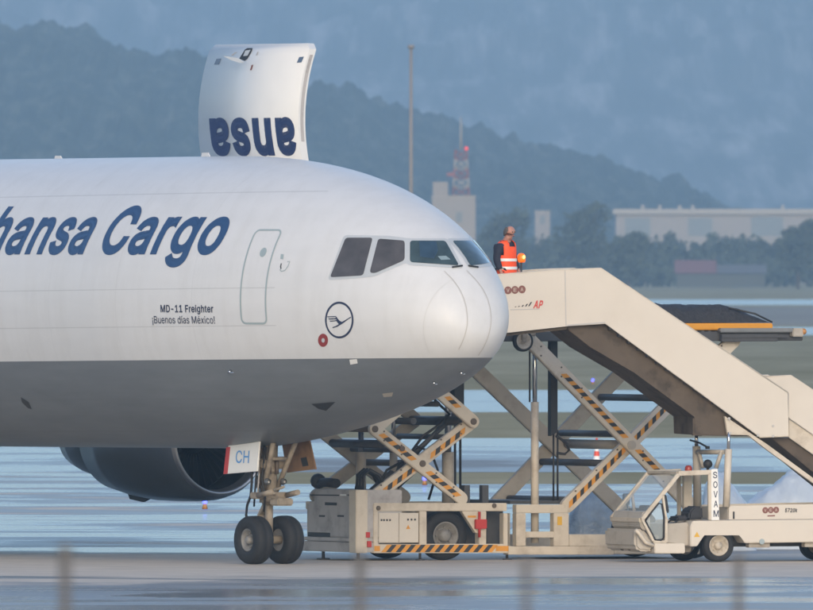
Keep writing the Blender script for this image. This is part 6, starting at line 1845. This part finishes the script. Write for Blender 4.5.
    for z in (.965, 1.115):
        mb = MB(); A_ = []; B_ = []
        for i in range(n):
            a = 2 * math.pi * i / n
            for q, zz in ((A_, z - .026), (B_, z + .026)):
                rx, ry = rad(zz); q.append(mb.bm.verts.new((.012 + (rx + .009) * math.cos(a), (ry + .009) * math.sin(a), zz)))
        for i in range(n):
            f = mb._f([A_[i], A_[(i + 1) % n], B_[(i + 1) % n], B_[i]]); f.smooth = True
        mb.build('reflective_band', 'reflective', v)
person()

# ------------------------------------------------------------------ small things on the airfield
def heap(label, name, u0, u1, v_top, v_base_d, m, seed, prof, depth):
    """a sheet of plastic thrown over low cargo; prof = outline heights along its length, 0..1"""
    a, b = world_at(u0, v_top, v_base_d), world_at(u1, v_top, v_base_d)
    w = b.x - a.x; hgt = a.z
    t = thing(name, label, 'covered cargo', loc=((a.x + b.x) / 2, a.y, 0))
    mb = MB(); nx, ny = 70, 26
    V = []
    xs = np.linspace(0, 1, len(prof))
    for j in range(ny + 1):
        row = []
        for i in range(nx + 1):
            s = i / nx; q = 2 * j / ny - 1
            hh = np.interp(s, xs, prof) * hgt * max(0, 1 - abs(q) ** 4)
            x = (s - .5) * w; y = q * depth / 2
            hh *= 1 + .15 * noise.fractal(Vector((x * .9, y * .9, seed)), .8, 2.1, 5) - .14 * abs(noise.noise(Vector((x * 1.6 + y, y * 1.2, seed + 9))))
            row.append(mb.bm.verts.new((x, y + depth / 2, max(0, hh + .03 * noise.noise(Vector((x * 3, y * 3, seed)))) if 0 < j < ny and 0 < i < nx else 0)))
        V.append(row)
    for j in range(ny):
        for i in range(nx):
            f = mb._f([V[j][i], V[j][i + 1], V[j + 1][i + 1], V[j + 1][i]]); f.smooth = True
    mb.build('plastic_sheet', m, t)
    return t
heap('low pale blue plastic-covered heap behind the stairs truck cab plate', 'covered_cargo', 698, 757, 481, 418, 'plastic', 1.0, [0, .85, 1.05, 1.1, 1.08, 1.0, .9, .78, .66, .0], 2.2)
heap('larger pale blue plastic-covered heap behind the stairs truck deck, at the right edge', 'covered_cargo', 738, 860, 479.5, 420, 'plastic', 4.2, [0, .72, .82, .92, 1.0, 1.08, 1.1, 1.1, 1.05, .95, .8, .6, 0], 2.6)
heap('clear plastic-wrapped bundle behind the right end of the loader chassis', 'wrapped_cargo', 556, 634, 486, 414, 'clear_wrap', 7.7, [0, .4, .72, .95, 1.0, .98, .9, .8, .72, .6, 0], 2.2)

def cone():
    Y = dist(460.5)
    d = Y - CAMY
    p = world_at(596.7, 460.5, d)
    t = thing('traffic_cone', 'red and white traffic cone standing on the wet taxiway seen through the scissor arms', 'traffic cone', loc=(p.x, p.y, 0))
    h = 22.5 * d / FPX
    mb = MB(); mb.box((-.2 * h, -.2 * h, 0), (.2 * h, .2 * h, .05 * h), .01); mb.build('cone_base', 'cone_white', t)
    for z0, z1, m in ((.05, .2, 'cone_white'), (.2, .42, 'cone_red'), (.42, .72, 'cone_white'), (.72, 1.0, 'cone_red')):
        r = lambda z: h * (.15 - .105 * z)
        mb = MB(); mb.lathe([(z0 * h, r(z0)), (z1 * h, r(z1))] + ([(h, 0)] if z1 == 1.0 else []), (0, 0, 0), (0, 0, 1), 28); mb.build('cone_band', m, t)
cone()

def taxi_light(u, v, amber, label):
    d = dist(v + 3) - CAMY
    p = world_at(u, v + 3, d)
    t = thing('taxiway_light', label, 'taxiway light', loc=(p.x, p.y, 0), group='blue taxiway edge lights')
    mb = MB(); mb.tube((0, 0, 0), (0, 0, .14), .075, .045, n=14); mb.build('lamp_base', 'amber_plain', t)
    mb = MB(); mb.lathe([(.14, .05), (.17, .06), (.22, .055), (.25, .03), (.26, 0)], (0, 0, 0), (0, 0, 1), 20); mb.build('lamp_globe', 'blue_lamp', t)
taxi_light(592.8, 381, 0, 'blue taxiway light in the grass seen between the scissor arms and the stairs')
taxi_light(424.5, 482, 0, 'blue taxiway light seen below the crossing of the front scissor arms')
taxi_light(204.8, 506, 1, 'blue taxiway light with amber base left of the nose wheels, below the engine')

# out-of-focus fence posts on the bank
for i, (u, vt, d, w, lab) in enumerate(((65, 553, 86, .052, 'blurred fence post at the left below the engine'), (360, 560, 88, .047, 'blurred fence post below the loader front'),
                                       (526, 566, 84, .036, 'blurred faint fence post below the middle of the loader'), (738.5, 561, 92, .042, 'blurred dark fence post below the truck wheel'))):
    p = world_at(u, vt, d)
    t = thing('fence_post', lab, 'fence post', loc=(p.x, p.y, 3.2), group='fence posts on the bank')
    mb = MB(); mb.tube((0, 0, 0), (0, 0, p.z - 3.2), w / 2, n=12); mb.build('pole', 'post', t)
    mb = MB(); mb.lathe([(p.z - 3.2, w / 2 + .004), (p.z - 3.17, w / 2 + .003), (p.z - 3.155, 0)], (0, 0, 0), (0, 0, 1), 12); mb.build('post_cap', 'post', t)

# ------------------------------------------------------------------ the air: even haze round camera and scene
def haze():
    mb = MB(); mb.box((-6500, -1000, -1.2), (6500, 16500, 345))
    m = bpy.data.materials.new('haze_air'); m.use_nodes = True
    nt = m.node_tree
    nt.nodes.remove(nt.nodes['Principled BSDF'])
    v = nt.nodes.new('ShaderNodeVolumePrincipled')
    v.inputs['Color'].default_value = (0.47, 0.70, 0.93, 1)
    v.inputs['Density'].default_value = 1.25e-4
    v.inputs['Anisotropy'].default_value = 0.0
    nt.links.new(v.outputs[0], nt.nodes['Material Output'].inputs['Volume'])
    o = mb.build('haze', m)
    return tag(o, kind='stuff')
haze()
